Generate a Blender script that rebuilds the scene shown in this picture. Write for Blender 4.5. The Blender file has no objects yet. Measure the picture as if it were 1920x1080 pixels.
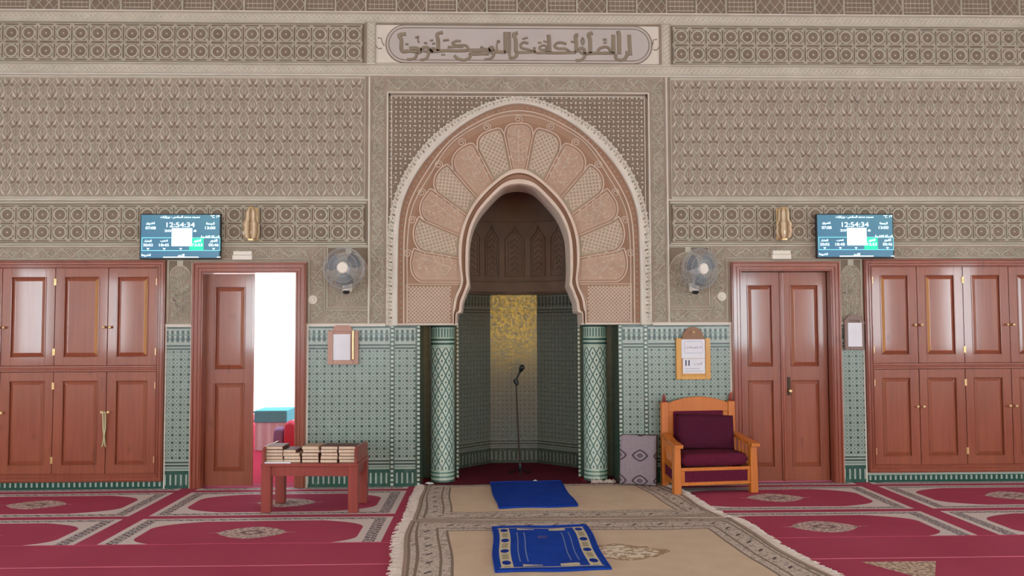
import bpy, bmesh, math, random
from mathutils import Vector, Matrix
R = math.radians
PI = math.pi
sc = bpy.context.scene
COL = sc.collection

# ------------------------------------------------------------------ camera
CAM_LOC = Vector((-0.29883, -8.3, 1.5)); YAW, PITCH, ROLL = 0.02848, 0.04844, 0.00391; FPX = 1600.0
_cy, _sy, _cp, _sp = math.cos(YAW), math.sin(YAW), math.cos(PITCH), math.sin(PITCH)
_fw = Vector((_sy*_cp, _cy*_cp, _sp)); _r0 = Vector((_cy, -_sy, 0)); _u0 = _r0.cross(_fw)
_rt = _r0*math.cos(ROLL) - _u0*math.sin(ROLL); _up = _u0*math.cos(ROLL) + _r0*math.sin(ROLL)
cd = bpy.data.cameras.new('camera'); cam = bpy.data.objects.new('camera', cd); COL.objects.link(cam)
cd.sensor_width = 36.0; cd.lens = FPX/1920*36.0; cd.clip_end = 200
cam.matrix_world = Matrix(((_rt.x, _up.x, -_fw.x, CAM_LOC.x), (_rt.y, _up.y, -_fw.y, CAM_LOC.y), (_rt.z, _up.z, -_fw.z, CAM_LOC.z), (0, 0, 0, 1)))
sc.camera = cam
def W(px, py, Y=0.0):
    v = _fw*FPX + _rt*(px-960) + _up*(540-py); return CAM_LOC + v*((Y-CAM_LOC.y)/v.y)
def WX(px, py=700, Y=0.0): return W(px, py, Y).x
def FL(px, py, Z=0.0):
    v = _fw*FPX + _rt*(px-960) + _up*(540-py); return CAM_LOC + v*((Z-CAM_LOC.z)/v.z)

# ------------------------------------------------------------------ light and exposure
wd = bpy.data.worlds.new('sky'); sc.world = wd; wd.use_nodes = True
bg = wd.node_tree.nodes['Background']; bg.inputs[0].default_value = (0.72, 0.86, 1.0, 1); bg.inputs[1].default_value = 3.0
sd = bpy.data.lights.new('sun', 'SUN'); sd.energy = 9.0; sd.angle = R(0.6); sd.color = (1, 0.95, 0.87)
sun = bpy.data.objects.new('sun', sd); COL.objects.link(sun); sun.rotation_euler = (R(32), R(8), 0)
sc.view_settings.view_transform = 'Standard'; sc.view_settings.look = 'None'
sc.view_settings.exposure = 0.0; sc.view_settings.gamma = 1.0; sc.view_settings.use_curve_mapping = False
PANE = 25.0          # strength of the daylight in the hall's windows
AMBER = 8.5
try:
    sc.cycles.max_bounces = 8; sc.cycles.diffuse_bounces = 5; sc.cycles.sample_clamp_indirect = 6.0
except Exception: pass

# ------------------------------------------------------------------ shader helper
def lin(r, g, b):
    f = lambda c: (c/255/12.92) if c/255 <= 0.04045 else ((c/255+0.055)/1.055)**2.4
    return (f(r), f(g), f(b), 1.0)
class S:
    """a node socket with arithmetic"""
    def __init__(s, t, k): s.t, s.k = t, k
    def _op(s, op, b=None, c=None, rev=False):
        n = s.t.nodes.new('ShaderNodeMath'); n.operation = op
        args = [s, b, c]
        if rev: args = [b, s]
        for i, a in enumerate(args):
            if a is None: continue
            if isinstance(a, S): s.t.links.new(a.k, n.inputs[i])
            else: n.inputs[i].default_value = a
        return S(s.t, n.outputs[0])
    def __add__(s, b): return s._op('ADD', b)
    __radd__ = __add__
    def __sub__(s, b): return s._op('SUBTRACT', b)
    def __rsub__(s, b): return s._op('SUBTRACT', b, rev=True)
    def __mul__(s, b): return s._op('MULTIPLY', b)
    __rmul__ = __mul__
    def __truediv__(s, b): return s._op('DIVIDE', b)
    def abs(s): return s._op('ABSOLUTE')
    def frac(s): return s._op('FRACT')
    def sin(s): return s._op('SINE')
    def floor(s): return s._op('FLOOR')
    def min(s, b): return s._op('MINIMUM', b)
    def max(s, b): return s._op('MAXIMUM', b)
    def lt(s, b): return s._op('LESS_THAN', b)
    def gt(s, b): return s._op('GREATER_THAN', b)
    def pw(s, b): return s._op('POWER', b)
    def mod2(s): return (s._op('FLOORED_MODULO', 2.0))
    def inv(s): return 1.0 - s
    def clamp(s): return s.min(1.0).max(0.0)
    def sub0(s, b): return (s-b).max(0.0)
    def between(s, a, b): return s.gt(a)*s.lt(b)
class T:
    def __init__(s, tree):
        s.t = tree
        tc = tree.nodes.new('ShaderNodeTexCoord'); sp = tree.nodes.new('ShaderNodeSeparateXYZ')
        tree.links.new(tc.outputs['UV'], sp.inputs[0]); s.tc = tc
        s.u, s.v = S(tree, sp.outputs[0]), S(tree, sp.outputs[1])
        so = tree.nodes.new('ShaderNodeSeparateXYZ'); tree.links.new(tc.outputs['Object'], so.inputs[0])
        s.ox, s.oy, s.oz = [S(tree, so.outputs[i]) for i in range(3)]
    def vec(s, x, y, z=0.0):
        n = s.t.nodes.new('ShaderNodeCombineXYZ')
        for i, a in enumerate((x, y, z)):
            if isinstance(a, S): s.t.links.new(a.k, n.inputs[i])
            else: n.inputs[i].default_value = a
        return S(s.t, n.outputs[0])
    def noise(s, scale, detail=2.0, vec=None, rough=0.5):
        n = s.t.nodes.new('ShaderNodeTexNoise'); n.inputs['Scale'].default_value = scale; n.inputs['Detail'].default_value = detail
        n.inputs['Roughness'].default_value = rough
        s.t.links.new(vec.k if vec else s.tc.outputs['Object'], n.inputs['Vector']); return S(s.t, n.outputs['Fac'])
    def mix(s, f, a, b):
        n = s.t.nodes.new('ShaderNodeMix'); n.data_type = 'RGBA'
        if isinstance(f, S): s.t.links.new(f.k, n.inputs[0])
        else: n.inputs[0].default_value = f
        for i, c in ((6, a), (7, b)):
            if isinstance(c, S): s.t.links.new(c.k, n.inputs[i])
            else: n.inputs[i].default_value = c
        return S(s.t, n.outputs[2])
MATS = {}
def mat(name, fn, rough=0.8, spec=0.3, metal=0.0, coat=0.0, bump=None, bstr=0.3, emit=0.0):
    m = bpy.data.materials.new(name); m.use_nodes = True; t = m.node_tree; b = t.nodes['Principled BSDF']
    x = T(t); r = fn(x) if callable(fn) else fn
    h = None; ro = None
    if isinstance(r, tuple) and len(r) in (2, 3) and isinstance(r[0], S):
        h = r[1]; ro = r[2] if len(r) > 2 else None; r = r[0]
    if isinstance(r, S): t.links.new(r.k, b.inputs['Base Color'])
    else: b.inputs['Base Color'].default_value = r
    b.inputs['Roughness'].default_value = rough; b.inputs['Specular IOR Level'].default_value = spec; b.inputs['Metallic'].default_value = metal
    if ro is not None: t.links.new(ro.k, b.inputs['Roughness'])
    if coat: b.inputs['Coat Weight'].default_value = coat; b.inputs['Coat Roughness'].default_value = 0.08
    if h is not None:
        n = t.nodes.new('ShaderNodeBump'); n.inputs['Strength'].default_value = bstr; n.inputs['Distance'].default_value = bump or 0.003
        t.links.new(h.k, n.inputs['Height']); t.links.new(n.outputs[0], b.inputs['Normal'])
    if emit:
        if isinstance(r, S): t.links.new(r.k, b.inputs['Emission Color'])
        else: b.inputs['Emission Color'].default_value = r
        b.inputs['Emission Strength'].default_value = emit
    MATS[name] = m; return m

def plast(c, amt=0.10, sc_=6):
    def f(x):
        n = x.noise(sc_, 4); d = tuple(v*(1-amt*2.2) for v in c[:3])+(1,); l = tuple(min(1, v*(1+amt)) for v in c[:3])+(1,)
        return x.mix(n, d, l), x.noise(160, 2)
    return f
mat('plaster', plast(lin(192, 187, 170)), 0.85, 0.15, bump=0.002, bstr=0.25)
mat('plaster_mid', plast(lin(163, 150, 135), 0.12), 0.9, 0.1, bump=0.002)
mat('plaster_brown', plast(lin(134, 120, 105), 0.12), 0.9, 0.1, bump=0.002)
mat('plaster_light', plast(lin(216, 210, 198), 0.06), 0.8, 0.2, bump=0.001)
mat('plaster_grey', plast(lin(188, 181, 176), 0.06, 3), 0.6, 0.3)
mat('plaster_pink', plast(lin(212, 193, 176), 0.06), 0.85, 0.15, bump=0.002)
mat('pink_tan', plast(lin(166, 136, 114), 0.08), 0.9, 0.1)
mat('pink_ground', plast(lin(184, 157, 136), 0.10), 0.9, 0.1)
mat('pink_dark', plast(lin(158, 124, 102), 0.08), 0.9, 0.1)
mat('olive_ground', plast(lin(168, 156, 134), 0.08), 0.9, 0.1)
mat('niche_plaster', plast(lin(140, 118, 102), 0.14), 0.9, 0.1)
mat('letter_brown', plast(lin(142, 130, 112), 0.08), 0.8, 0.2)
mat('room_white', plast(lin(205, 195, 182), 0.05, 2), 0.9, 0.1)
mat('ceiling_white', plast(lin(215, 208, 198), 0.04, 2), 0.9, 0.1)

# zellij tile: u along the wall, v = height; the bands sit at fixed heights
TG = dict(pale=lin(158, 168, 158), mid=lin(104, 126, 116), dark=lin(42, 62, 58), deep=lin(26, 72, 62))
def zellij(top, k=1.0, band=True, a=0.072):
    def f(x):
        u, v = x.u, x.v
        fx, fy = (u/a).frac()-0.5, (v/a).frac()-0.5
        ax, ay = fx.abs(), fy.abs()
        dc = ax+ay                                   # 0 centre, 1 corner
        cx, cy = 0.5-ax, 0.5-ay                      # distance to the corner
        st = cx.max(cy).min((cx+cy)*0.72)            # eight pointed star at the corner
        col = x.mix((dc-0.5).abs().lt(0.10), TG['pale'], TG['mid'])
        col = x.mix((ax-ay).abs().lt(0.05), col, TG['mid'])
        col = x.mix(st.lt(0.27), col, TG['pale'])
        col = x.mix(st.lt(0.165), col, TG['dark'])
        col = x.mix(ax.max(ay).lt(0.13), col, TG['pale'])
        col = x.mix(dc.lt(0.13), col, TG['dark'])
        if band:
            d = top - v                              # distance below the top edge
            bar = (u/0.050).frac()
            mer = x.mix((bar-0.5).abs().lt(0.24), TG['pale'], TG['dark'])
            mer = x.mix(((bar-0.5).abs().lt(0.38))*(d.between(0.112, 0.135)), mer, TG['dark'])
            mer = x.mix(d.between(0.075, 0.086), mer, TG['mid'])
            col = x.mix(d.lt(0.235), col, TG['pale'])
            col = x.mix(d.between(0.178, 0.195), col, TG['dark'])
            col = x.mix(d.between(0.208, 0.226), col, TG['dark'])
            col = x.mix(d.between(0.040, 0.150), col, mer)
            col = x.mix(d.lt(0.022), col, TG['dark'])
            col = x.mix(v.lt(0.265), col, TG['pale'])
            col = x.mix(v.between(0.236, 0.252), col, TG['dark'])
            col = x.mix(v.between(0.205, 0.222), col, TG['dark'])
            col = x.mix(v.between(0.180, 0.192), col, TG['mid'])
            col = x.mix(v.lt(0.165), col, TG['deep'])
            col = x.mix(v.lt(0.13)*v.gt(0.03)*((u/0.05).frac()-0.5).abs().lt(0.16)*1.0, col, TG['pale'])
        nz = x.noise(9, 3)
        col = x.mix(nz*0.25, col, TG['mid'])
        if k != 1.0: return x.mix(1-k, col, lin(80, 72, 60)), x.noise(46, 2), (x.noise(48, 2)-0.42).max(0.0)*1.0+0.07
        return col, x.noise(30, 2), x.noise(7, 2)*0.12+0.20
    return f
mat('zellij', zellij(1.54), 0.25, 0.4, bump=0.001, bstr=0.2)
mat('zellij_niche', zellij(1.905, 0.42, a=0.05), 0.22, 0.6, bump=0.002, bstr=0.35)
def strip_fn(x):
    u, v = x.u, x.v
    c = x.mix(((u/0.05).frac()-0.5).abs().lt(0.18)*v.between(0.02, 0.062), TG['deep'], TG['pale'])
    return x.mix(v.gt(0.068), c, TG['pale']), x.noise(30, 2)
mat('zellij_strip', strip_fn, 0.3, 0.4)
def bead_fn(x):
    d = ((x.v/0.042).frac()-0.5).abs()
    return x.mix(d.lt(0.30), TG['dark'], lin(170, 182, 168)), x.noise(30, 2)
mat('bead_tile', bead_fn, 0.25, 0.5)
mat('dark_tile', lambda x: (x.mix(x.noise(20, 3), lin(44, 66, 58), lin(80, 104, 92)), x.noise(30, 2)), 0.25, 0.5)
def column_fn(x):
    P, Q = 0.07414, 0.140
    s1 = x.u/P; row = (x.v/Q)
    a1, b1 = (s1.frac()-0.5).abs(), (row.frac()-0.5).abs()
    d1 = (a1+b1)                                    # lozenge centred in the cell, 0.5 at the edge
    a2, b2 = ((s1+0.5).frac()-0.5).abs(), ((row+0.5).frac()-0.5).abs()
    d2 = a2+b2; d = d1.min(d2)
    col = x.mix(d.gt(0.41), lin(176, 192, 178), lin(62, 96, 88))
    col = x.mix(d.lt(0.12), col, lin(40, 74, 66))
    t = 1.54 - x.v
    bar = (x.u/0.03).frac()-0.5
    col = x.mix(t.lt(0.22), col, lin(160, 182, 164))
    col = x.mix(t.between(0.03, 0.115)*bar.abs().lt(0.22), col, lin(60, 104, 92))
    col = x.mix(t.between(0.130, 0.150)+t.between(0.170, 0.19)+t.lt(0.018), col, lin(36, 78, 70))
    col = x.mix(x.v.lt(0.12), col, lin(168, 184, 166))
    col = x.mix(x.v.between(0.085, 0.1)+x.v.between(0.045, 0.062), col, lin(70, 110, 98))
    return col, x.noise(40, 2), x.noise(12, 2)*0.1+0.16
mat('column_tile', column_fn, 0.2, 0.5, bump=0.001, bstr=0.25)

def wood(c1, c2, knots=True, vert=True):
    def f(x):
        a, b = (x.u, x.v) if vert else (x.v, x.u)
        g = x.noise(1.0, 4, x.vec(a*34.0, b*1.6, x.ox*3.0+x.oz*0.7), 0.6)
        big = x.noise(1.0, 2, x.vec(a*3.0, b*0.8, x.oy*2))
        c = x.mix(g*0.75+big*0.45-0.1, c1, c2)
        if knots:
            k = x.noise(1.0, 1, x.vec(a*9.0, b*4.0, 3.3))
            c = x.mix(k.sub0(0.70)*5.0, c, tuple(v*0.5 for v in c1[:3])+(1,))
        return c, g
    return f
mat('wood_red', wood(lin(116, 54, 40), lin(164, 88, 62)), 0.30, 0.4, coat=0.6, bump=0.001, bstr=0.12)
mat('wood_panel', wood(lin(112, 52, 38), lin(164, 90, 60)), 0.30, 0.4, coat=0.5, bump=0.001, bstr=0.12)
mat('wood_orange', wood(lin(168, 84, 24), lin(212, 126, 46), False), 0.35, 0.4, coat=0.4, bump=0.001, bstr=0.1)
mat('wood_table', wood(lin(112, 42, 38), lin(160, 72, 60)), 0.4, 0.3, coat=0.3, bump=0.001, bstr=0.12)
mat('wood_pinkish', wood(lin(158, 120, 108), lin(196, 158, 142), False), 0.45, 0.3)
mat('wood_yellow', wood(lin(190, 134, 60), lin(222, 170, 92), False), 0.4, 0.35, coat=0.3)
mat('wood_brown', wood(lin(120, 84, 62), lin(164, 124, 98), False), 0.45, 0.3)
mat('wood_greybrown', wood(lin(112, 92, 86), lin(150, 128, 120), False), 0.5, 0.3)
mat('brass', lin(222, 192, 140), 0.28, 0.5, 0.55)
mat('dark_metal', lin(60, 48, 36), 0.4, 0.4, 0.8)
mat('paper', lambda x: x.mix(x.noise(8, 2), lin(214, 214, 222), lin(232, 232, 238)), 0.8, 0.2)
mat('ink', lin(70, 74, 96), 0.8, 0.1)
mat('ink_grey', lin(150, 154, 176), 0.8, 0.1)
mat('black_plastic', lin(20, 22, 26), 0.35, 0.4)
mat('white_plastic', lin(226, 220, 208), 0.45, 0.4)
mat('fan_grey', lin(196, 198, 200), 0.4, 0.4)
mat('fan_blade', lin(84, 90, 96), 0.3, 0.45)
mat('wire', lin(178, 180, 182), 0.35, 0.5, 0.2)
def fabric(c, d, s=220):
    return lambda x: (x.mix(x.noise(s, 2), c, d), x.noise(s*2, 2))
mat('velvet_dark', fabric(lin(58, 14, 36), lin(84, 22, 46), 40), 0.9, 0.2, bump=0.002)
mat('velvet', fabric(lin(72, 16, 40), lin(104, 26, 52), 40), 0.9, 0.2, bump=0.002)
mat('cord', lin(190, 192, 150), 0.8, 0.2)
mat('yellow_ribbon', lin(206, 164, 48), 0.6, 0.3)
mat('glass_amber', lambda x: (x.mix((x.u*90.0).sin()*0.5+0.5, lin(146, 118, 84), lin(226, 206, 172)), (x.u*90.0).sin()), 0.2, 0.6, 0.0)
mat('book_page', lambda x: (x.mix((x.v*900.0).sin()*0.3+x.noise(40, 2), lin(196, 168, 142), lin(232, 210, 188)), x.noise(200, 1)), 0.8, 0.2)
mat('book_cover', lambda x: x.mix(x.noise(9, 2), lin(74, 38, 34), lin(104, 58, 48)), 0.5, 0.3)
mat('book_cover_tan', lambda x: x.mix(x.noise(9, 2), lin(150, 118, 94), lin(178, 146, 118)), 0.55, 0.3)
mat('teal_cloth', fabric(lin(96, 186, 194), lin(124, 206, 210), 60), 0.9, 0.1)
mat('white_cloth', fabric(lin(225, 228, 228), lin(240, 240, 240), 60), 0.9, 0.1)
mat('purple_cloth', fabric(lin(140, 110, 150), lin(168, 138, 174), 60), 0.9, 0.1)
mat('pink_cloth', fabric(lin(210, 70, 90), lin(230, 100, 116), 60), 0.9, 0.1)
mat('red_plain', fabric(lin(168, 44, 66), lin(190, 58, 80), 30), 0.95, 0.05)

# ------------------------------------------------------------------ carpets
RED1, RED2 = lin(156, 60, 82), lin(182, 82, 106)
WHT, GRY, DRK = lin(212, 200, 194), lin(150, 140, 140), lin(76, 60, 68)
def red_base(x):
    return x.mix(x.noise(1.6, 3)*0.8+x.noise(60, 2)*0.3-0.05, RED1, RED2)
def red_pattern(x):
    u, v = x.u, x.v
    fx = ((u+3.13)/2.15).frac()*2.15-1.075; fy = ((v+0.17)/1.105).frac()*1.105-0.5525
    ax, ay = fx.abs(), fy.abs(); dx, dy = 1.075-ax, 0.5525-ay; e = (dx*0.62).min(dy)
    al = x.mix(dx.lt(dy), u, v)
    base = red_base(x); col = base
    arch = ((ay-0.08).max(0.0)/0.30); edge = arch*arch*arch*0.34+0.27
    col = x.mix(dx.lt(edge), col, WHT)
    col = x.mix(e.lt(0.17), col, WHT)
    spot = (((u+v*1.3)/0.085).frac()-0.5).abs()
    sp = x.mix(spot.lt(0.17)*(e-0.108).abs().lt(0.026), GRY, DRK)
    sp = x.mix(x.noise(70, 2).gt(0.56), sp, WHT)
    col = x.mix(e.between(0.080, 0.135), col, sp)
    col = x.mix(e.lt(0.050), col, base)
    m = (ax/0.25).pw(1.5)+(ay/0.19).pw(1.5)
    m = m.min((ax/0.34)+(ay/0.03))
    md = x.mix(x.noise(34, 3).gt(0.5), lin(206, 184, 174), lin(156, 134, 130))
    md = x.mix(m.between(0.10, 0.22), md, lin(128, 106, 104))
    col = x.mix(m.lt(1.0), col, md)
    return col, x.noise(260, 2)
mat('carpet_pattern', red_pattern, 0.95, 0.05, bump=0.004, bstr=0.4)
mat('carpet_plain', lambda x: (red_base(x), x.noise(260, 2)), 0.95, 0.05, bump=0.004, bstr=0.4)
mat('carpet_niche_shade', lambda x: (x.mix(x.noise(1.6, 3), lin(84, 30, 42), lin(106, 42, 54)), x.noise(260, 2)), 0.95, 0.05, bump=0.004, bstr=0.4)  # carpet red with the niche's shade put into its colour
def red_near(x):
    base = red_base(x)
    ax, dn = (x.u-2.34).abs(), -2.80-x.v
    m = (ax/(0.245-dn*0.55).max(0.001)).max(dn.lt(0.0)*2.0)
    return x.mix(m.lt(1.0), base, x.mix(x.noise(34, 3).gt(0.5), lin(206, 184, 160), lin(156, 134, 120))), x.noise(260, 2)
mat('carpet_near', red_near, 0.95, 0.05, bump=0.004, bstr=0.4)
mat('carpet_edge', lin(190, 104, 120), 0.95, 0.05)
TAN1, TAN2 = lin(196, 172, 146), lin(220, 200, 174)
def rug_fn(Wd, Dp, bl, bf, bb, med=None):
    def f(x):
        u, v = x.u, x.v                         # metres from the back left corner
        e1 = u.min(Wd-u)/bl; e2 = (v/bb).min((Dp-v)/bf); e = e1.min(e2)     # 0 at the rim, 1 at the field
        col = x.mix(x.noise(5, 4)*0.9+x.noise(80, 2)*0.3-0.1, TAN1, TAN2)
        if med:
            ax, ay = (u-med[0]).abs(), (v-med[1]).abs()
            m = (ax/0.34).pw(1.4)+(ay/0.22).pw(1.4)
            p = x.mix(x.noise(22, 3).gt(0.52), lin(224, 214, 194), lin(170, 150, 122))
            wob = x.noise(9, 3)*0.9-0.45
            p = x.mix((m+wob).gt(0.72), p, lin(166, 140, 110))
            col = x.mix((m+wob).lt(1.0)*x.noise(30, 2).gt(0.40), col, p)
        nb = x.noise(60, 3); nb2 = x.noise(30, 2)
        b = x.mix(nb.gt(0.53), lin(204, 190, 178), lin(172, 158, 147))
        b = x.mix(nb2.gt(0.60), b, lin(150, 142, 130))
        b = x.mix(nb2.lt(0.33), b, lin(206, 194, 180))
        dot = ((((u+v)/0.21).frac()-0.5).abs().lt(0.07))*((e-0.5).abs().lt(0.07))
        b = x.mix(dot, b, lin(98, 86, 82))
        for p in (0.12, 0.26, 0.74, 0.97): b = x.mix((e-p).abs().lt(0.028), b, lin(136, 120, 108))
        b = x.mix(e.lt(0.09), b, lin(170, 152, 138))
        return x.mix(e.lt(1.0), col, b), x.noise(300, 2)
    return f
RA = (2.42, 1.52); RB = (2.66, 1.85)
mat('rug_far', rug_fn(RA[0], RA[1], 0.29, 0.29, 0.10), 0.95, 0.05, bump=0.005, bstr=0.5)
mat('rug_near', rug_fn(RB[0], RB[1], 0.33, 0.24, 0.36, (1.50, 0.98)), 0.95, 0.05, bump=0.005, bstr=0.5)
mat('fringe', lambda x: x.mix(x.noise(60, 2), lin(196, 180, 170), lin(226, 212, 204)), 0.95, 0.05)
BL1, BL2, CRM = lin(24, 52, 142), lin(36, 72, 176), lin(200, 190, 160)
mat('mat_blue', lambda x: (x.mix(x.noise(7, 3), lin(18, 50, 138), lin(34, 72, 172)), x.noise(300, 2)), 0.9, 0.1, bump=0.004, bstr=0.4)
MW, MD = 0.70, 1.16
def mat_pat(x):
    u, v = x.u, x.v
    col = x.mix(x.noise(7, 3), lin(18, 54, 142), lin(32, 74, 174))
    ex = u.min(MW-u); ey = v.min(MD-v)
    inside = ey.gt(0.075)
    col = x.mix(ex.between(0.040, 0.115)*inside, col, CRM)                     # cream side bands
    fv = (v/0.28).frac()-0.5
    q = ((ex-0.0775)/0.028).abs().pw(2.0)+(fv/0.17).abs().pw(2.0)
    col = x.mix(q.lt(1.0)*inside, col, BL1)
    f2 = ((v/0.28+0.5).frac()-0.5).abs()
    g3 = ((f2*14.0).frac()-0.5).abs().lt(0.22)*f2.lt(0.22)*(ex-0.0775).abs().lt(0.020)*inside
    col = x.mix(g3, col, lin(92, 86, 70))
    side = ex.gt(0.125)
    wv = ((u*16.0).sin()*0.022+0.036)
    col = x.mix((ey-0.112).abs().lt(wv*0.55)*side*(((u-0.35)/0.23).frac()-0.5).abs().lt(0.26), col, CRM)
    col = x.mix((ey-0.07).abs().lt(0.006)*ex.gt(0.03), col, CRM)
    for p in (0.165, 0.215): col = x.mix((ex-p).abs().lt(0.0035)*ey.between(0.2, 1.0), col, lin(120, 140, 176))
    md = ((u-0.34).abs()/0.035).pw(2.0)+((v-0.33).abs()/0.05).pw(2.0)
    col = x.mix(md.lt(1.0)*x.noise(60, 1).gt(0.46), col, lin(104, 92, 130))
    return col, x.noise(300, 2)
mat('mat_pattern', mat_pat, 0.9, 0.1, bump=0.004, bstr=0.4)
def cushion_fn(x):
    u, v = x.u, x.v
    base = x.mix(x.noise(60, 2), lin(128, 116, 124), lin(156, 142, 150))
    PX, PY = 0.205, 0.235
    fx = ((u-0.205)/PX+0.5).frac()-0.5; fy = ((v-0.045)/PY+0.5).frac()-0.5
    ax, ay = (fx*PX).abs(), (fy*PY).abs()
    d = (ax/0.078).pw(1.35)+(ay/0.056).pw(1.35)
    col = x.mix(d.between(0.70, 1.0), base, lin(74, 60, 72))
    col = x.mix(d.between(0.10, 0.26), col, lin(80, 66, 78))
    col = x.mix(d.lt(0.05), col, lin(70, 58, 68))
    return col, x.noise(300, 2)
mat('cushion_cloth', cushion_fn, 0.9, 0.1, bump=0.002, bstr=0.3)
mat('cushion_side', fabric(lin(66, 54, 54), lin(92, 78, 76), 60), 0.9, 0.1)
# screens give off light
def scr(x):
    n = x.v/0.42
    return x.mix((n*0.5+x.u*0.5).clamp(), lin(48, 96, 128), lin(78, 122, 136))
mat('screen_glow', scr, 0.2, 0.5, emit=0.70)
mat('screen_white', lin(228, 250, 250), 0.4, 0.3, emit=1.25)
mat('screen_aqua', lin(120, 214, 222), 0.4, 0.3, emit=0.9)
mat('screen_green', lin(30, 204, 152), 0.4, 0.3, emit=0.9)
mat('pane_white', lin(226, 246, 252), 0.5, 0.3, emit=PANE)
mat('pane_amber', lin(255, 204, 78), 0.5, 0.3, emit=AMBER)
mat('court_white', plast(lin(235, 232, 226), 0.02, 1), 0.9, 0.1)
# ------------------------------------------------------------------ mesh helper
class MB:
    def __init__(s): s.v = []; s.f = []; s.uv = []; s.m = []
    def face(s, pts, uv=None, m=0):
        b = len(s.v); s.v += [tuple(p) for p in pts]; s.f.append(tuple(range(b, b+len(pts)))); s.uv.append(uv); s.m.append(m)
    def add(s, verts, faces, m=0, uvs=None):
        b = len(s.v); s.v += [tuple(p) for p in verts]
        for i, f in enumerate(faces): s.f.append(tuple(b+k for k in f)); s.uv.append(uvs[i] if uvs else None); s.m.append(m)
    def box(s, x0, x1, y0, y1, z0, z1, m=0):
        p = [(x0,y0,z0),(x1,y0,z0),(x1,y1,z0),(x0,y1,z0),(x0,y0,z1),(x1,y0,z1),(x1,y1,z1),(x0,y1,z1)]
        s.add(p, [(0,3,2,1),(4,5,6,7),(0,1,5,4),(1,2,6,5),(2,3,7,6),(3,0,4,7)], m)
    def hexa(s, p, m=0):      # eight corners in box order
        s.add(p, [(0,3,2,1),(4,5,6,7),(0,1,5,4),(1,2,6,5),(2,3,7,6),(3,0,4,7)], m)
    def panel(s, x0, x1, z0, z1, y, rise, bev, m=0):
        """raised and fielded panel on a plane facing -Y"""
        a = [(x0,y,z0),(x1,y,z0),(x1,y,z1),(x0,y,z1)]
        b = [(x0+bev,y-rise,z0+bev),(x1-bev,y-rise,z0+bev),(x1-bev,y-rise,z1-bev),(x0+bev,y-rise,z1-bev)]
        s.add(a+b, [(4,5,6,7),(0,1,5,4),(1,2,6,5),(2,3,7,6),(3,0,4,7)], m)
    def lathe(s, prof, c=(0,0,0), n=16, axis='z', m=0, cap=True):
        vs = []; fs = []
        for r, h in prof:
            for k in range(n):
                a = 2*PI*k/n; p, q = r*math.cos(a), r*math.sin(a)
                vs.append((c[0]+p, c[1]+q, c[2]+h) if axis == 'z' else (c[0]+p, c[1]+h, c[2]+q) if axis == 'y' else (c[0]+h, c[1]+p, c[2]+q))
        L = len(prof)
        for i in range(L-1):
            for k in range(n): fs.append((i*n+k, i*n+(k+1) % n, (i+1)*n+(k+1) % n, (i+1)*n+k))
        if cap:
            fs.append(tuple(range(n-1, -1, -1))); fs.append(tuple((L-1)*n+k for k in range(n)))
        s.add(vs, fs, m)
    def tube(s, pts, r, n=8, m=0, closed=False):
        pts = [Vector(p) for p in pts]; N = len(pts); vs = []; fs = []
        rr = r if isinstance(r, (list, tuple)) else [r]*N
        ref = None
        for i, p in enumerate(pts):
            a = pts[(i-1) % N] if (closed or i > 0) else p; b = pts[(i+1) % N] if (closed or i < N-1) else p
            d = (b-a).normalized() if (b-a).length > 1e-9 else Vector((0,0,1))
            if ref is None: ref = d.orthogonal().normalized()
            ref = (ref - d*ref.dot(d)); ref = ref.normalized() if ref.length > 1e-6 else d.orthogonal().normalized()
            o = d.cross(ref)
            for k in range(n):
                t = 2*PI*k/n; vs.append(p+(ref*math.cos(t)+o*math.sin(t))*rr[i])
        for i in range(N if closed else N-1):
            j = (i+1) % N
            for k in range(n): fs.append((i*n+k, i*n+(k+1) % n, j*n+(k+1) % n, j*n+k))
        if not closed: fs.append(tuple(range(n-1, -1, -1))); fs.append(tuple((N-1)*n+k for k in range(n)))
        s.add(vs, fs, m)
    def stroke(s, pts, w, h, y=0.0, m=0, closed=False, top=0.5, plane=None):
        """raised moulding along a path (x, z) on a plane facing -Y"""
        P = plane or (lambda a, b, d: (a, y-d, b)); N = len(pts); vs = []; fs = []
        ww = w if isinstance(w, (list, tuple)) else [w]*N
        for i, (a, b) in enumerate(pts):
            p = pts[(i-1) % N] if (closed or i > 0) else pts[i]; q = pts[(i+1) % N] if (closed or i < N-1) else pts[i]
            dx, dz = q[0]-p[0], q[1]-p[1]; l = math.hypot(dx, dz) or 1; nx, nz = -dz/l*ww[i]/2, dx/l*ww[i]/2
            vs += [P(a-nx, b-nz, 0), P(a-nx*top, b-nz*top, h), P(a+nx*top, b+nz*top, h), P(a+nx, b+nz, 0)]
        for i in range(N if closed else N-1):
            j = (i+1) % N
            for k in range(3): fs.append((i*4+k, j*4+k, j*4+k+1, i*4+k+1))
        if not closed: fs += [(0,1,2,3), (4*N-1, 4*N-2, 4*N-3, 4*N-4)]
        s.add(vs, fs, m)
    def blob(s, cx, cz, rx, rz, h, y=0.0, n=8, m=0, top=0.55, rot=0.0):
        vs = []; c, si = math.cos(rot), math.sin(rot)
        for f, d in ((1, 0), (top, h)):
            for k in range(n):
                t = 2*PI*(k+0.5)/n; a, b = rx*f*math.cos(t), rz*f*math.sin(t); vs.append((cx+a*c-b*si, y-d, cz+a*si+b*c))
        s.add(vs, [(k, (k+1) % n, n+(k+1) % n, n+k) for k in range(n)]+[tuple(n+k for k in range(n))], m)
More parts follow.
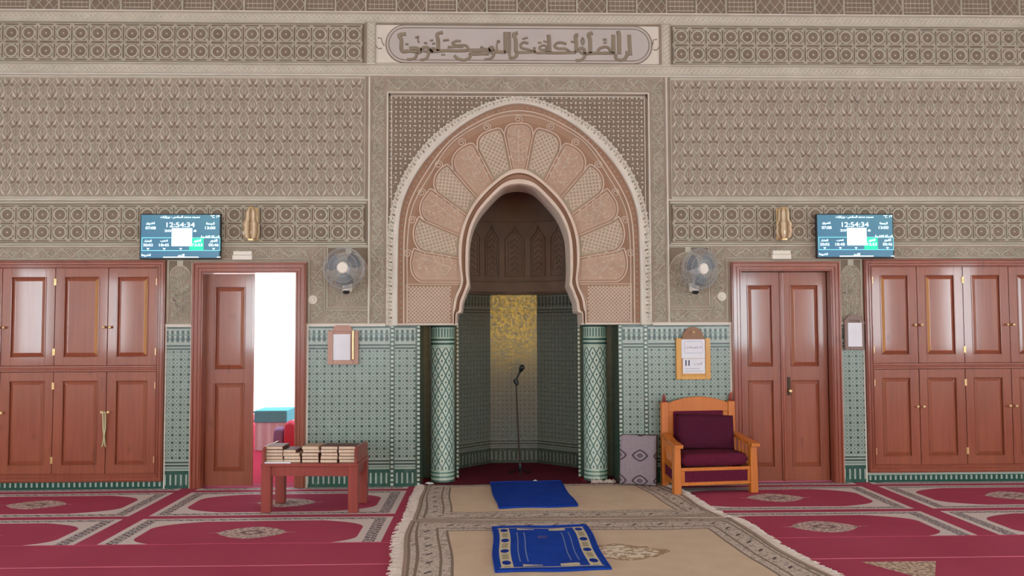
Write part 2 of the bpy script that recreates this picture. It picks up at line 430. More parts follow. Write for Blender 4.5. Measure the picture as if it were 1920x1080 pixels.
    def prism(s, pts, y0, y1, m=0):
        n = len(pts); vs = [(a, y0, b) for a, b in pts]+[(a, y1, b) for a, b in pts]
        s.add(vs, [tuple(range(n)), tuple(range(2*n-1, n-1, -1))]+[(k, n+k, n+(k+1) % n, (k+1) % n) for k in range(n)], m)
    def grid(s, nu, nv, P, m=0, UV=None):
        b = len(s.v)
        for j in range(nv+1):
            for i in range(nu+1): s.v.append(tuple(P(i/nu, j/nv)))
        for j in range(nv):
            for i in range(nu):
                s.f.append((b+j*(nu+1)+i, b+j*(nu+1)+i+1, b+(j+1)*(nu+1)+i+1, b+(j+1)*(nu+1)+i)); s.m.append(m)
                s.uv.append([UV(i/nu, j/nv), UV((i+1)/nu, j/nv), UV((i+1)/nu, (j+1)/nv), UV(i/nu, (j+1)/nv)] if UV else None)
    def build(s, name, mats, parent=None, loc=(0,0,0), rot=(0,0,0), bevel=0.0, seg=2, smooth=None, weld=False, fix=True):
        me = bpy.data.meshes.new(name); me.from_pydata(s.v, [], s.f)
        uvl = me.uv_layers.new(name='UVMap')
        for p in me.polygons:
            p.material_index = s.m[p.index]
            u = s.uv[p.index]
            if u:
                for k, li in enumerate(p.loop_indices): uvl.data[li].uv = u[k]
            else:
                n = p.normal; ax = max(range(3), key=lambda i: abs(n[i]))
                for li in p.loop_indices:
                    c = me.vertices[me.loops[li].vertex_index].co
                    uvl.data[li].uv = (c.x, c.y) if ax == 2 else (c.x, c.z) if ax == 1 else (c.y, c.z)
        if bevel or weld or fix:
            bm = bmesh.new(); bm.from_mesh(me)
            if weld: bmesh.ops.remove_doubles(bm, verts=bm.verts, dist=1e-5)
            if fix: bmesh.ops.recalc_face_normals(bm, faces=bm.faces)
            if bevel: bmesh.ops.bevel(bm, geom=list(bm.edges), offset=bevel, segments=seg, affect='EDGES', clamp_overlap=True, profile=0.5)
            bm.to_mesh(me); bm.free()
        for m in (mats if isinstance(mats, (list, tuple)) else [mats]): me.materials.append(MATS[m])
        if smooth is not None:
            me.shade_smooth()
            if smooth < 180: me.set_sharp_from_angle(angle=R(smooth))
        me.update()
        o = bpy.data.objects.new(name, me); COL.objects.link(o); o.location = loc; o.rotation_euler = rot
        if parent: o.parent = parent
        return o
def thing(name, label, cat, loc=(0,0,0), rz=0.0, group=None):
    o = bpy.data.objects.new(name, None); COL.objects.link(o); o.location = loc; o.rotation_euler = (0, 0, rz)
    o.empty_display_size = 0.1; return tag(o, label, cat, group)
def tag(o, label, cat, group=None):
    o['label'] = label; o['category'] = cat
    if group: o['group'] = group
    return o
def struct(o, label=None):
    o['kind'] = 'structure'
    if label: o['label'] = label
    return o
def sempty(name):
    o = bpy.data.objects.new(name, None); COL.objects.link(o); o.empty_display_size = 0.1; return struct(o)
def dup(root, loc, rz=None, label=None, rot=None):
    c = root.copy(); COL.objects.link(c); c.location = loc
    if rz is not None: c.rotation_euler = (0, 0, rz)
    if label: c['label'] = label
    for ch in list(root.children):
        k = ch.copy(); COL.objects.link(k); k.parent = c
        for g in list(ch.children):
            q = g.copy(); COL.objects.link(q); q.parent = k
    return c
def smooth_path(pts, n):
    """Catmull-Rom through pts, resampled to n points by length"""
    P = [pts[0]]+list(pts)+[pts[-1]]; out = []
    for i in range(1, len(P)-2):
        for k in range(12):
            t = k/12; a, b, c, d = P[i-1], P[i], P[i+1], P[i+2]
            out.append(tuple(0.5*((2*b[j])+(c[j]-a[j])*t+(2*a[j]-5*b[j]+4*c[j]-d[j])*t*t+(3*b[j]-a[j]-3*c[j]+d[j])*t**3) for j in range(2)))
    out.append(tuple(pts[-1])); return resample(out, n)
def resample(p, n):
    L = [0]
    for i in range(1, len(p)): L.append(L[-1]+math.dist(p[i], p[i-1]))
    out = []; j = 0
    for k in range(n):
        t = L[-1]*k/(n-1)
        while j < len(p)-2 and L[j+1] < t: j += 1
        d = L[j+1]-L[j] or 1; f = (t-L[j])/d; out.append(tuple(p[j][i]+(p[j+1][i]-p[j][i])*f for i in range(len(p[0]))))
    return out
# Arabic letters joined by hand into presentation forms, drawn right to left
_AR = {'ا':(0xFE8D,2),'ب':(0xFE8F,4),'ة':(0xFE93,2),'ت':(0xFE95,4),'ج':(0xFE9D,4),'ح':(0xFEA1,4),'خ':(0xFEA5,4),'د':(0xFEA9,2),'ذ':(0xFEAB,2),'ر':(0xFEAD,2),'ز':(0xFEAF,2),'س':(0xFEB1,4),'ش':(0xFEB5,4),'ص':(0xFEB9,4),'ض':(0xFEBD,4),'ظ':(0xFEC5,4),'ع':(0xFEC9,4),'غ':(0xFECD,4),'ف':(0xFED1,4),'ق':(0xFED5,4),'ك':(0xFED9,4),'ل':(0xFEDD,4),'م':(0xFEE1,4),'ن':(0xFEE5,4),'ه':(0xFEE9,4),'و':(0xFEED,2),'ي':(0xFEF1,4),'ء':(0xFE80,1)}
def arabic(s):
    out = []
    for i, c in enumerate(s):
        if c not in _AR: out.append(c); continue
        b, n = _AR[c]
        pj = i > 0 and s[i-1] in _AR and _AR[s[i-1]][1] == 4 and n > 1
        nj = n == 4 and i+1 < len(s) and s[i+1] in _AR and _AR[s[i+1]][1] > 1
        out.append(chr(b+(3 if pj and nj else 1 if pj else 2 if nj else 0)))
    return ''.join(reversed(out))
def text(name, s, h, m, parent, loc, width=None, bold=0.0, depth=0.0006, ar=False):
    """letters as a mesh facing -Y, centred on loc"""
    c = bpy.data.curves.new(name, 'FONT'); c.body = arabic(s) if ar else s; c.size = h*1.4; c.align_x = 'CENTER'; c.align_y = 'CENTER'
    c.extrude = depth; c.offset = bold
    t = bpy.data.objects.new(name, c); COL.objects.link(t)
    dg = bpy.context.evaluated_depsgraph_get(); me = bpy.data.meshes.new_from_object(t.evaluated_get(dg))
    bpy.data.objects.remove(t); bpy.data.curves.remove(c)
    xs = [v.co.x for v in me.vertices]; zs = [v.co.y for v in me.vertices]
    w = max(xs)-min(xs); mx, mz = (max(xs)+min(xs))/2, (max(zs)+min(zs))/2
    k = width/w if width else 1.0; kz = h/(max(zs)-min(zs)) if not ar else k if width else 1.0
    for v in me.vertices: v.co = Vector(((v.co.x-mx)*k, -v.co.z, (v.co.y-mz)*kz))
    me.materials.clear(); me.materials.append(MATS[m]); me.name = name
    o = bpy.data.objects.new(name, me); COL.objects.link(o); o.location = loc; o.parent = parent; return o
# ================================================================== THE SETTING
rnd = random.Random(7)
X0 = 0.01                      # axis of the mihrab
ZD = 1.54                      # top of the tiled dado
CEIL = 5.6; RX = 8.5; RY = -16.0
b = MB(); b.box(-RX-.3, RX+.3, RY-.3, 0.30, -0.2, -0.012); struct(b.build('floor', 'carpet_plain'))
b = MB(); b.box(-RX-.3, RX+.3, RY-.3, 1.9, CEIL, CEIL+0.2); struct(b.build('ceiling', 'ceiling_white'))

# qibla wall: solid masonry around the openings
CL0, CL1, CR0, CR1 = -5.62, -3.395, 3.40, 5.62      # cupboards
DL0, DL1, DR0, DR1 = -3.135, -2.048, 2.085, 3.158   # doors
TH = 0.30
wall = MB()
PL, ZT = 0, 1
for x0, x1, z0, z1 in ((-RX, RX, 3.82, CEIL), (-RX, -1.27, 2.18, 3.82), (1.29, RX, 2.18, 3.82), (-RX, CL0, 0, 2.18), (CR1, RX, 0, 2.18),
                       (CL1, DL0, ZD, 2.18), (DL1, -1.27, ZD, 2.18), (1.29, DR0, ZD, 2.18), (DR1, CR0, ZD, 2.18), (DL0, DL1, 2.155, 2.18), (DR0, DR1, 2.155, 2.18)):
    wall.box(x0, x1, 0, TH, z0, z1, PL)
for x0, x1 in ((CL1, DL0), (DL1, -0.955), (0.975, DR0), (DR1, CR0)):
    wall.box(x0, x1, -0.006, TH, -0.012, ZD, ZT)
wall.box(CL0, CL1, -0.006, TH, -0.012, 0.068, 2); wall.box(CR0, CR1, -0.006, TH, -0.012, 0.090, 2)
WALL = struct(wall.build('wall_back', ['plaster_mid', 'zellij', 'zellij_strip']))
def part(mb, name, mats, **k): return mb.build(name, mats, WALL, **k)

# ---- arch profiles (half, from the crown down), traced on the wall plane
def prof(px, n=56, wide=True):
    p = [(W(x, y).x-X0, W(x, y).z) for x, y in px]; p[0] = (0.0, p[0][1])
    p = smooth_path(p, n)
    for _ in range(14 if wide else 2):
        q = [(0.0, p[0][1]+(p[1][1]-p[0][1])*0.3)]+[tuple((p[i-1][j]+2*p[i][j]+p[i+1][j])/4 for j in range(2)) for i in range(1, len(p)-1)]+[p[-1]]; p = q
    return p
inner_px = [(970,346),(945,352),(920,375),(895,407),(882,442),(879,480),(879,517),(881,535),(874,550),(867,570),(866,587),(857,587.5),(856,611)]
outer_px = [(972,316),(955,320),(925,341),(896,370),(875,404),(862,444),(860,489),(864,530),(853,555),(849,580),(849,611)]
p_in = resample([q for q in smooth_path([(W(x, y).x-X0, W(x, y).z) for x, y in inner_px[:8]], 40)]+[(W(x, y).x-X0, W(x, y).z) for x, y in inner_px[8:]], 64)
p_in[0] = (0.0, p_in[0][1]); p_in[-1] = (p_in[-1][0], ZD)
p_fo = prof(outer_px, 64, False); p_fo[-1] = (p_fo[-1][0], ZD)
p_ri = prof([(972,206),(930,213),(884,236),(840,266),(792,334),(768,377),(760,411),(757,467),(757,540),(757,611)], 64); p_ri[-1] = (p_ri[-1][0], ZD)
p_ro = prof([(972,193),(929,202.5),(874,230),(840,257),(802,295),(775,334),(756,375),(749,405),(747,467),(746,540),(746,611)], 64); p_ro[-1] = (p_ro[-1][0], ZD)
p_lo = prof([(972,179),(912,193),(864,218),(821,245),(780,290),(751,338),(734,387),(727,440),(726,489),(726,540),(726,611)], 64); p_lo[-1] = (p_lo[-1][0], ZD)
def lerp(p, q, t): return [(a[0]+(c[0]-a[0])*t, a[1]+(c[1]-a[1])*t) for a, c in zip(p, q)]
def full(p): return [(X0+a, z) for a, z in reversed(p)]+[(X0-a, z) for a, z in p[1:]]    # right foot ... crown ... left foot (a < 0 on the left half)
def strip(mb, p, q, y0, y1, m=0):
    P, Q = full(p), full(q)
    for i in range(len(P)-1): mb.face([(P[i][0], y0, P[i][1]), (P[i+1][0], y0, P[i+1][1]), (Q[i+1][0], y1, Q[i+1][1]), (Q[i][0], y1, Q[i][1])], None, m)
RECT = (1.28, 3.82)
def to_rect(p):
    out = []
    for a, z in p:
        if z < 2.4: out.append((-RECT[0], z)); continue
        d = Vector((a, z-2.4)); k = min(RECT[0]/max(1e-6, abs(d.x)), (RECT[1]-2.4)/max(1e-6, d.y)); out.append((a*k, 2.4+d.y*k))
    return out
b = MB(); strip(b, to_rect(p_lo), p_lo, 0.0, 0.0)
c = full(to_rect(p_lo))
b.face([(X0-1.28, 0, 3.82), (X0+1.28, 0, 3.82), (X0+1.28, 0.02, 3.83), (X0-1.28, 0.02, 3.83)])
SP = part(b, 'spandrel_ground', 'plaster_brown', weld=True)

# basket-weave studs of the spandrel
def inside_lace(x, z, pad=0.0):
    a = -abs(x-X0)
    if z < 2.3: return a > p_lo[-1][0]-pad
    for i in range(len(p_lo)-1):
        (a0, z0), (a1, z1) = p_lo[i], p_lo[i+1]
        if z1 <= z <= z0:
            t = (z0-z)/(z0-z1) if z0 != z1 else 0; return a > a0+(a1-a0)*t-pad
    return z < p_lo[0][1]
b = MB(); g = 0.0465
for i in range(56):
    for j in range(52):
        x, z = X0-1.25+i*g, 3.775-j*g
        if x > X0+1.25 or z < 1.6 or inside_lace(x, z, 0.03): continue
        if (i+j) % 2: b.blob(x, z, 0.018, 0.008, 0.012, 0, 6)
        else: b.blob(x, z, 0.008, 0.018, 0.012, 0, 6)
        if i % 2 == 0 and j % 2 == 0: b.blob(x+g/2, z-g/2, 0.006, 0.006, 0.008, 0, 4)
part(b, 'spandrel_lattice', 'plaster_light')

# lace ring and the smooth white roll beside it
b = MB()
half = lerp(p_ro, p_lo, 0.48)
strip(b, p_ro, lerp(p_ro, p_lo, 0.06), 0.0, -0.030); strip(b, lerp(p_ro, p_lo, 0.06), lerp(p_ro, p_lo, 0.25), -0.030, -0.038)
strip(b, lerp(p_ro, p_lo, 0.25), half, -0.038, -0.026); strip(b, half, lerp(p_ro, p_lo, 0.52), -0.026, -0.008)
strip(b, lerp(p_ro, p_lo, 0.52), lerp(p_ro, p_lo, 1.0), -0.008, -0.006); strip(b, p_lo, p_lo, -0.006, 0.0)
part(b, 'arch_roll', 'plaster_light', smooth=30, weld=True)
fl_ = resample(full(p_lo), 150); fh = resample(full(lerp(p_ro, p_lo, 0.56)), 150); fm = resample(full(lerp(p_ro, p_lo, 0.78)), 150)
b = MB(); d = MB()
for i in range(0, 148, 2):
    b.stroke([fh[i], fm[i], fl_[i+1], fm[i+2], fh[i+2]], 0.017, 0.012, -0.006)
    b.stroke([fl_[i], fm[i+1], fl_[min(149, i+2)]], 0.014, 0.010, -0.006)
    b.blob(fl_[i+1][0], fl_[i+1][1], 0.016, 0.016, 0.014, -0.002, 6)
    d.blob(fm[i+1][0], fm[i+1][1], 0.011, 0.011, 0.002, -0.0085, 6); d.blob((fm[i][0]+fl_[i][0])/2, (fm[i][1]+fl_[i][1])/2, 0.008, 0.008, 0.002, -0.0085, 5)
part(b, 'lace_relief', 'plaster_light'); part(d, 'lace_piercing', 'plaster_brown')

# dotted ring and its fillets
b = MB(); strip(b, p_ri, p_ro, 0.002, 0.002); part(b, 'dotted_ring', 'pink_dark')
b = MB(); d1 = resample(full(lerp(p_ri, p_ro, 0.5)), 96)
for i in range(0, 96): b.blob(d1[i][0], d1[i][1], 0.014, 0.014, 0.003, 0.002, 4, rot=PI/4+math.atan2(d1[i][1]-2.3, d1[i][0]-X0))
part(b, 'ring_studs', 'plaster_mid')
b = MB()
for off, w in ((0.0, 0.016), (-0.32, 0.013)):
    q = full(lerp(p_ri, p_ro, off*2.0)) if off else full(p_ri)
    b.stroke(q, w, 0.012, 0.0)
part(b, 'ring_fillet', 'plaster_pink')

def scribble(mb, x0, x1, z0, z1, n, seed, y=0.0, w=0.009, h=0.008, test=None):
    r = random.Random(seed); tries = 0; done = 0
    while done < n and tries < n*6:
        tries += 1; x, z = r.uniform(x0, x1), r.uniform(z0, z1); rr = r.uniform(0.010, 0.022); a0 = r.uniform(0, 2*PI); sw = r.uniform(2.2, 4.0)*r.choice((-1, 1))
        pts = [(x+rr*math.cos(a0+sw*q/5), z+rr*math.sin(a0+sw*q/5)) for q in range(6)]
        if any(not (x0+0.006 < p[0] < x1-0.006 and z0+0.006 < p[1] < z1-0.006) or (test and not test(*p)) for p in pts): continue
        mb.stroke(pts, [w*0.5, w, w, w, w, w*0.4], h, y); done += 1
# voussoirs: petals round the horseshoe
b = MB(); strip(b, p_fo, p_ri, 0.004, 0.004); part(b, 'voussoir_ground', 'pink_tan')
b = MB(); lat = MB(); gnd = MB(); gr = MB(); curl = MB()
pw = lambda x, y: (W(x, y).x-X0, W(x, y).z)
inn = [pw(*q) for q in ((959.5,318),(924.6,339),(894.5,371),(874,403),(862,442),(860,484),(864,529))]
nek = [pw(*q) for q in ((946,254),(897,285),(851,321),(820,363),(798,415),(792,472),(790,529))]
tips = [pw(*q) for q in ((972,231),(915,246),(869,274),(827,315),(797,366),(780,417),(772,478),(772,529))]
mir = lambda p, s: (X0+p[0]*(1 if s > 0 else -1), p[1])
def arabesque(mb, cx, cz, dirx, dirz, L, Wd, y, seed, w=0.008, h=0.007):
    """curling stems inside a tongue that points along (dirx, dirz)"""
    r = random.Random(seed); nx, nz = -dirz, dirx
    for sd in (-1, 1):
        for k in range(4):
            t0 = -0.46+k*0.24; pts = []
            for q in range(7):
                f = q/6; a = t0*L+f*L*0.20; o = sd*Wd*(0.06+0.34*math.sin(f*PI*0.8))*(1.0 if k < 3 else 0.75)
                pts.append((cx+dirx*a+nx*o, cz+dirz*a+nz*o))
            mb.stroke(pts, w, h, y)
            e = pts[4]; mb.blob(e[0], e[1], 0.011, 0.011, h, y, 6)
    mb.stroke([(cx+dirx*L*t, cz+dirz*L*t) for t in (-0.5, 0.46)], w, h, y)
    for k in range(3): mb.blob(cx+dirx*L*(-0.25+0.25*k), cz+dirz*L*(-0.25+0.25*k), 0.018, 0.013, h, y, 6, rot=math.atan2(dirz, dirx))
def bez(a, c1, c2, d, n=9):
    out = []
    for i in range(n):
        t = i/(n-1); u = 1-t; out.append(tuple(u**3*a[j]+3*u*u*t*c1[j]+3*u*t*t*c2[j]+t**3*d[j] for j in range(2)))
    return out
petals = []
for i in range(7):
    for s in ((1,) if i == 0 else (1, -1)):
        if i == 0: A, N1 = (-inn[0][0], inn[0][1]), (-nek[0][0], nek[0][1])
        else: A, N1 = inn[i-1], nek[i-1]
        B, N2 = inn[i], nek[i]; tp = tips[i] if i else tips[0]
        A, N1, B, N2, tp = [mir(p, s) for p in (A, N1, B, N2, tp)]
        ml = ((A[0]+B[0])/2, (A[1]+B[1])/2); mn = ((N1[0]+N2[0])/2, (N1[1]+N2[1])/2)
        dv = Vector((tp[0]-ml[0], tp[1]-ml[1])).normalized(); hw = math.dist(N1, N2)/2
        tpv = Vector(tp)
        side1 = Vector((N1[0]-mn[0], N1[1]-mn[1])).normalized()
        pv = Vector((-dv.y, dv.x)); pv = pv if pv.dot(side1) > 0 else -pv
        c1a = Vector(N1)+dv*hw*0.74; c1b = tpv+pv*hw*0.66; c2b = tpv-pv*hw*0.66; c2a = Vector(N2)+dv*hw*0.74
        out = bez(N1, c1a, c1b, tp)+bez(tp, c2b, c2a, N2)[1:]
        petals.append((A, B, N1, N2, tp, ml, mn, dv, hw, out, i))
        if i == 0: b.stroke([A, N1], 0.013, 0.012, 0.004); gr.stroke([A, N1], 0.030, 0.0012, 0.0022, top=0.95)
        b.stroke([B, N2], 0.013, 0.012, 0.004)
        b.stroke(out, 0.016, 0.014, 0.004)
        gr.stroke([B, N2], 0.030, 0.0012, 0.0022, top=0.95); gr.stroke(out, 0.034, 0.0012, 0.0018, top=0.95)
        ins = [((p[0]-mn[0])*0.80+mn[0], (p[1]-mn[1])*0.80+mn[1]) for p in out]
        A2 = (ml[0]+(A[0]-ml[0])*0.72+dv.x*0.03, ml[1]+(A[1]-ml[1])*0.72+dv.y*0.03); B2 = (ml[0]+(B[0]-ml[0])*0.72+dv.x*0.03, ml[1]+(B[1]-ml[1])*0.72+dv.y*0.03)
        b.stroke([A2]+ins+[B2], 0.007, 0.008, 0.004, closed=True)
        # tinted ground inside, darker triangles outside
        poly = [A2]+ins+[B2]; gnd.face([(p[0], 0.0025, p[1]) for p in [A]+out+[B]], None, 1 if i % 2 else 0)
        L = math.dist(ml, tp)*0.74; cc = (ml[0]+(tp[0]-ml[0])*0.52, ml[1]+(tp[1]-ml[1])*0.52)
        def within(x, z, poly=poly):
            c_ = False; n = len(poly)
            for q in range(n):
                (x1, z1), (x2, z2) = poly[q], poly[q-1]
                if (z1 > z) != (z2 > z) and x < (x2-x1)*(z-z1)/(z2-z1)+x1: c_ = not c_
            return c_
        if i % 2 == 0:
            bx = [p[0] for p in poly]; bz = [p[1] for p in poly]; scribble(lat, min(bx), max(bx), min(bz), max(bz), 60, i*3+s, 0.0025, 0.007, 0.007, within)
            arabesque(lat, cc[0], cc[1], dv.x, dv.y, L, hw*1.5, 0.0025, i*7+s)
        else:
            st = 0.034; dd = [(dv.x+dv.y)*0.7071, (dv.y-dv.x)*0.7071]
            for ang in (0, 1):
                ux, uz = (dd[0], dd[1]) if ang == 0 else (-dd[1], dd[0])
                for k in range(-12, 13):
                    run = []
                    for q in range(-30, 31):
                        x, z = cc[0]-uz*k*st+ux*q*0.012, cc[1]+ux*k*st+uz*q*0.012
                        if within(x, z): run.append((x, z))
                        elif len(run) > 1: lat.stroke([run[0], run[-1]], 0.014, 0.008, 0.0025); run = []
                        else: run = []
                    if len(run) > 1: lat.stroke([run[0], run[-1]], 0.014, 0.008, 0.0025)
        # spiral at the tip
        rc = 0.043; cx_, cz_ = tp[0]+dv.x*rc*0.95, tp[1]+dv.y*rc*0.95
        sp_ = []
        for q in range(26):
            t = q/25; a = math.atan2(-dv.y, -dv.x)+s*t*PI*3.4; rr = rc*(1-0.80*t); sp_.append((cx_+rr*math.cos(a), cz_+rr*math.sin(a)))
        curl.stroke(sp_, 0.012, 0.014, 0.003)
part(gnd, 'petal_ground', ['pink_ground', 'olive_ground']); part(gr, 'petal_groove', 'pink_dark'); part(b, 'petal_outline', 'plaster_pink'); part(lat, 'petal_tracery', 'plaster_pink'); part(curl, 'petal_curl', 'plaster_pink')
# dark triangles between neighbouring petals
NB = sorted(petals, key=lambda p: math.atan2(p[7].y, p[7].x))
t = MB()
for p, q in zip(NB[:-1], NB[1:]):
    n = min([(math.dist(a, c_), a) for a in (p[2], p[3]) for c_ in (q[2], q[3])])[1]
    t.face([(n[0], 0.0032, n[1]), (p[4][0]+p[7].x*0.035, 0.0032, p[4][1]+p[7].y*0.035), (q[4][0]+q[7].x*0.035, 0.0032, q[4][1]+q[7].y*0.035)])
part(t, 'petal_corner', 'pink_dark')
# latticed blocks below the petals
b = MB(); l_ = MB()
for s in (1, -1):
    z1 = W(800, 533).z; z0 = ZD+0.02
    xa = mir(pw(762, 570), s)[0]; xb = mir(pw(862, 540), s)[0]; xc = mir(pw(848, 585), s)[0]
    b.stroke([(xa, z0), (xa, z1), (xb, z1), (xc, W(850, 565).z), (xc, z0)], 0.012, 0.012, 0.004, closed=True)
    def wi(x, z): return min(xa, xc)+0.012 < x < max(xa, xc)-0.012 and z0+0.01 < z < z1-0.012
    st = 0.036
    for ang in (1, -1):
        for k in range(-40, 40):
            run = []
            for q in range(-60, 61):
                x, z = (xa+xc)/2+k*st+q*0.0085, (z0+z1)/2+ang*q*0.0085
                if wi(x, z): run.append((x, z))
                elif len(run) > 1: l_.stroke([run[0], run[-1]], 0.013, 0.008, 0.004); run = []
                else: run = []
part(b, 'block_border', 'plaster_pink'); part(l_, 'block_lattice', 'plaster_pink')

# stepped moulding of the opening, soffit
b = MB()
steps = [(0.0, 0.004), (0.04, -0.03), (0.30, -0.034), (0.36, 0.005), (0.58, 0.012), (0.66, -0.012), (0.94, -0.010), (1.0, 0.02)]
g_ = MB()
for (t0, y0), (t1, y1) in zip(steps[:-1], steps[1:]): strip(g_ if 0.3 <= t0 < 0.6 else b, lerp(p_fo, p_in, t0), lerp(p_fo, p_in, t1), y0, y1)
part(b, 'arch_moulding', 'plaster_pink', weld=True); part(g_, 'moulding_groove', 'pink_dark', weld=True)
b = MB(); strip(b, p_in, p_in, 0.02, 0.44)
for s in (1, -1):
    x0, x1 = sorted((X0+s*0.618, X0+s*1.28)); b.face([(x0, 0, ZD), (x1, 0, ZD), (x1, 0.44, ZD), (x0, 0.44, ZD)])
    b.box(*sorted((X0+s*(-p_in[-1][0]), X0+s*1.0)), 0.012, 0.44, ZD+0.001, ZD+0.35)
part(b, 'arch_soffit', 'plaster_pink')

# ---- rosette friezes, arabesque fields, borders
def rosettes(name, x0, x1, z0, z1):
    n = max(1, round((x1-x0-0.05)/0.1675)); sx = (x1-x0-0.05)/n; h2 = (z1-z0-0.06)/2
    g_ = MB(); g_.box(x0, x1, -0.003, 0.0, z0, z1); part(g_, name+'_ground', 'plaster_brown')
    m = MB()
    fr = [(x0, z0), (x1, z0), (x1, z1), (x0, z1)]; m.stroke(fr, 0.024, 0.022, 0.0, closed=True)
    fr = [(x0+0.022, z0+0.022), (x1-0.022, z0+0.022), (x1-0.022, z1-0.022), (x0+0.022, z1-0.022)]; m.stroke(fr, 0.008, 0.012, 0.0, closed=True)
    sq = 0.073; NS = 20; hq = min(sx, h2)/2-0.012
    for i in range(n):
        for j in range(2):
            cx, cz = x0+0.025+(i+0.5)*sx, z0+0.03+(j+0.5)*h2
            vs = []; fs = []
            for k in range(NS):
                a = 2*PI*(k+0.5)/NS; c_, s_ = math.cos(a), math.sin(a); q = 0.066
                vs += [(cx+0.048*c_, -0.003, cz+0.048*s_), (cx+0.052*c_, -0.014, cz+0.052*s_), (cx+q*0.95*c_, -0.013, cz+q*0.95*s_), (cx+q*c_, -0.003, cz+q*s_)]
            for k in range(NS):
                e = (k+1) % NS
                for r in range(3): fs.append((k*4+r, e*4+r, e*4+r+1, k*4+r+1))
            m.add(vs, fs); m.stroke([(cx-hq, cz-hq), (cx+hq, cz-hq), (cx+hq, cz+hq), (cx-hq, cz+hq)], 0.014, 0.010, -0.003, closed=True); m.blob(cx, cz, 0.013, 0.013, 0.010, -0.003, 6)
            for sx_ in (-1, 1):
                for sz_ in (-1, 1):
                    m.stroke([(cx+sx_*0.052, cz+sz_*0.052), (cx+sx_*sx*0.5, cz+sz_*h2*0.5)], 0.026, 0.010, -0.003)
    part(m, name, 'plaster')
rosettes('rosette_frieze', -5.52, -1.50, 4.105, 4.515); rosettes('rosette_frieze', 1.52, 5.54, 4.105, 4.515)
rosettes('rosette_band', -5.52, -1.475, 2.335, 2.735); rosettes('rosette_band', 1.495, 5.54, 2.335, 2.735)

def arab_panel(x0, x1, z0, z1):
    m = MB(); dk = MB(); lt = MB(); dx, dz = 0.170, 0.272; n = round((x1-x0)/dx); dx = (x1-x0)/n
    cut = lambda p: [q for q in p if x0+0.012 < q[0] < x1-0.012 and z0+0.012 < q[1] < z1-0.012]
    for i in range(-1, n+1):
        for j in range(-1, int((z1-z0)/dz*2)+3):
            cx = x0+(i+0.5+(0.5 if j % 2 else 0))*dx; cz = z1-0.06-j*dz/2
            H = dz/2
            for s in (-1, 1):
                pts = [(cx, cz+H)]+[(cx+s*dx*0.5*f, cz+H*(1-f)+0.014*math.sin(f*PI*2)) for f in (0.17, 0.33, 0.5, 0.67, 0.83)]+[(cx+s*dx*0.5, cz)]
                q = cut(pts)
                if len(q) > 1: m.stroke(q, 0.014, 0.011)
                for pts, w in (([(cx+s*0.014, cz-0.012), (cx+s*0.034, cz+0.012), (cx+s*0.045, cz+0.045)], [0.010, 0.020, 0.007]),
                               ([(cx+s*0.006, cz+0.030), (cx+s*0.018, cz+0.060), (cx+s*0.010, cz+0.088)], [0.012, 0.015, 0.005]),
                               ([(cx+s*0.010, cz-0.040), (cx+s*0.036, cz-0.058), (cx+s*0.052, cz-0.036)], [0.012, 0.015, 0.006]),
                               ([(cx+s*0.020, cz-0.075), (cx+s*0.008, cz-0.100)], [0.013, 0.006])):
                    q = cut(pts)
                    if len(q) == len(pts): (lt if pts[0][1] < cz-0.005 and pts[0][1] > cz-0.02 else m).stroke(q, w, 0.011)
            if cut([(cx, cz-0.028)]):
                for s in (-1, 1): dk.stroke([(cx+s*0.002, cz+0.004), (cx+s*0.026, cz-0.022), (cx+s*0.044, cz-0.030)], [0.012, 0.024, 0.010], 0.003)
                dk.blob(cx, cz+0.012, 0.008, 0.016, 0.002, 0, 6)
    m.stroke([(x0, z0), (x1, z0), (x1, z1), (x0, z1)], 0.036, 0.016, closed=True)
    part(m, 'arabesque_panel', 'plaster'); part(lt, 'arabesque_leaf', 'plaster_light'); part(dk, 'arabesque_hollow', 'plaster_brown')
arab_panel(-5.52, -1.495, 2.785, 3.97); arab_panel(1.515, 5.54, 2.785, 3.97)

def zig(mb, pts, w, pitch, lw=0.012, h=0.009, dots=True):
    """running chevrons with buds along a straight strip of width w"""
    (ax, az), (bx, bz) = pts; L = math.hypot(bx-ax, bz-az); n = max(1, round(L/pitch)); ux, uz = (bx-ax)/L, (bz-az)/L; nx, nz = -uz, ux
    at = lambda t, o: (ax+ux*t+nx*o, az+uz*t+nz*o)
    p = L/n
    for k in range(n):
        s = 1 if k % 2 else -1
        mb.stroke([at(k*p, -s*w*0.40), at((k+0.5)*p, s*w*0.40), at((k+1)*p, -s*w*0.40)] if False else [at(k*p, -s*w*0.40), at((k+1)*p, s*w*0.40)], lw, h)
        if dots:
            mb.blob(*at((k+0.5)*p, -s*w*0.26) if False else at((k+0.25)*p, s*w*0.28), lw*0.9, lw*0.7, h, 0, 6)
            mb.blob(*at((k+0.75)*p, -s*w*0.28), lw*0.9, lw*0.7, h, 0, 6)
            mb.stroke([at((k+0.35)*p, s*w*0.10), at((k+0.2)*p, s*w*0.34)], lw*0.7, h); mb.stroke([at((k+0.65)*p, -s*w*0.10), at((k+0.8)*p, -s*w*0.34)], lw*0.7, h)
def lines(mb, segs, w=0.014, h=0.016):
    for a, c_ in segs: mb.stroke([a, c_], w, h)
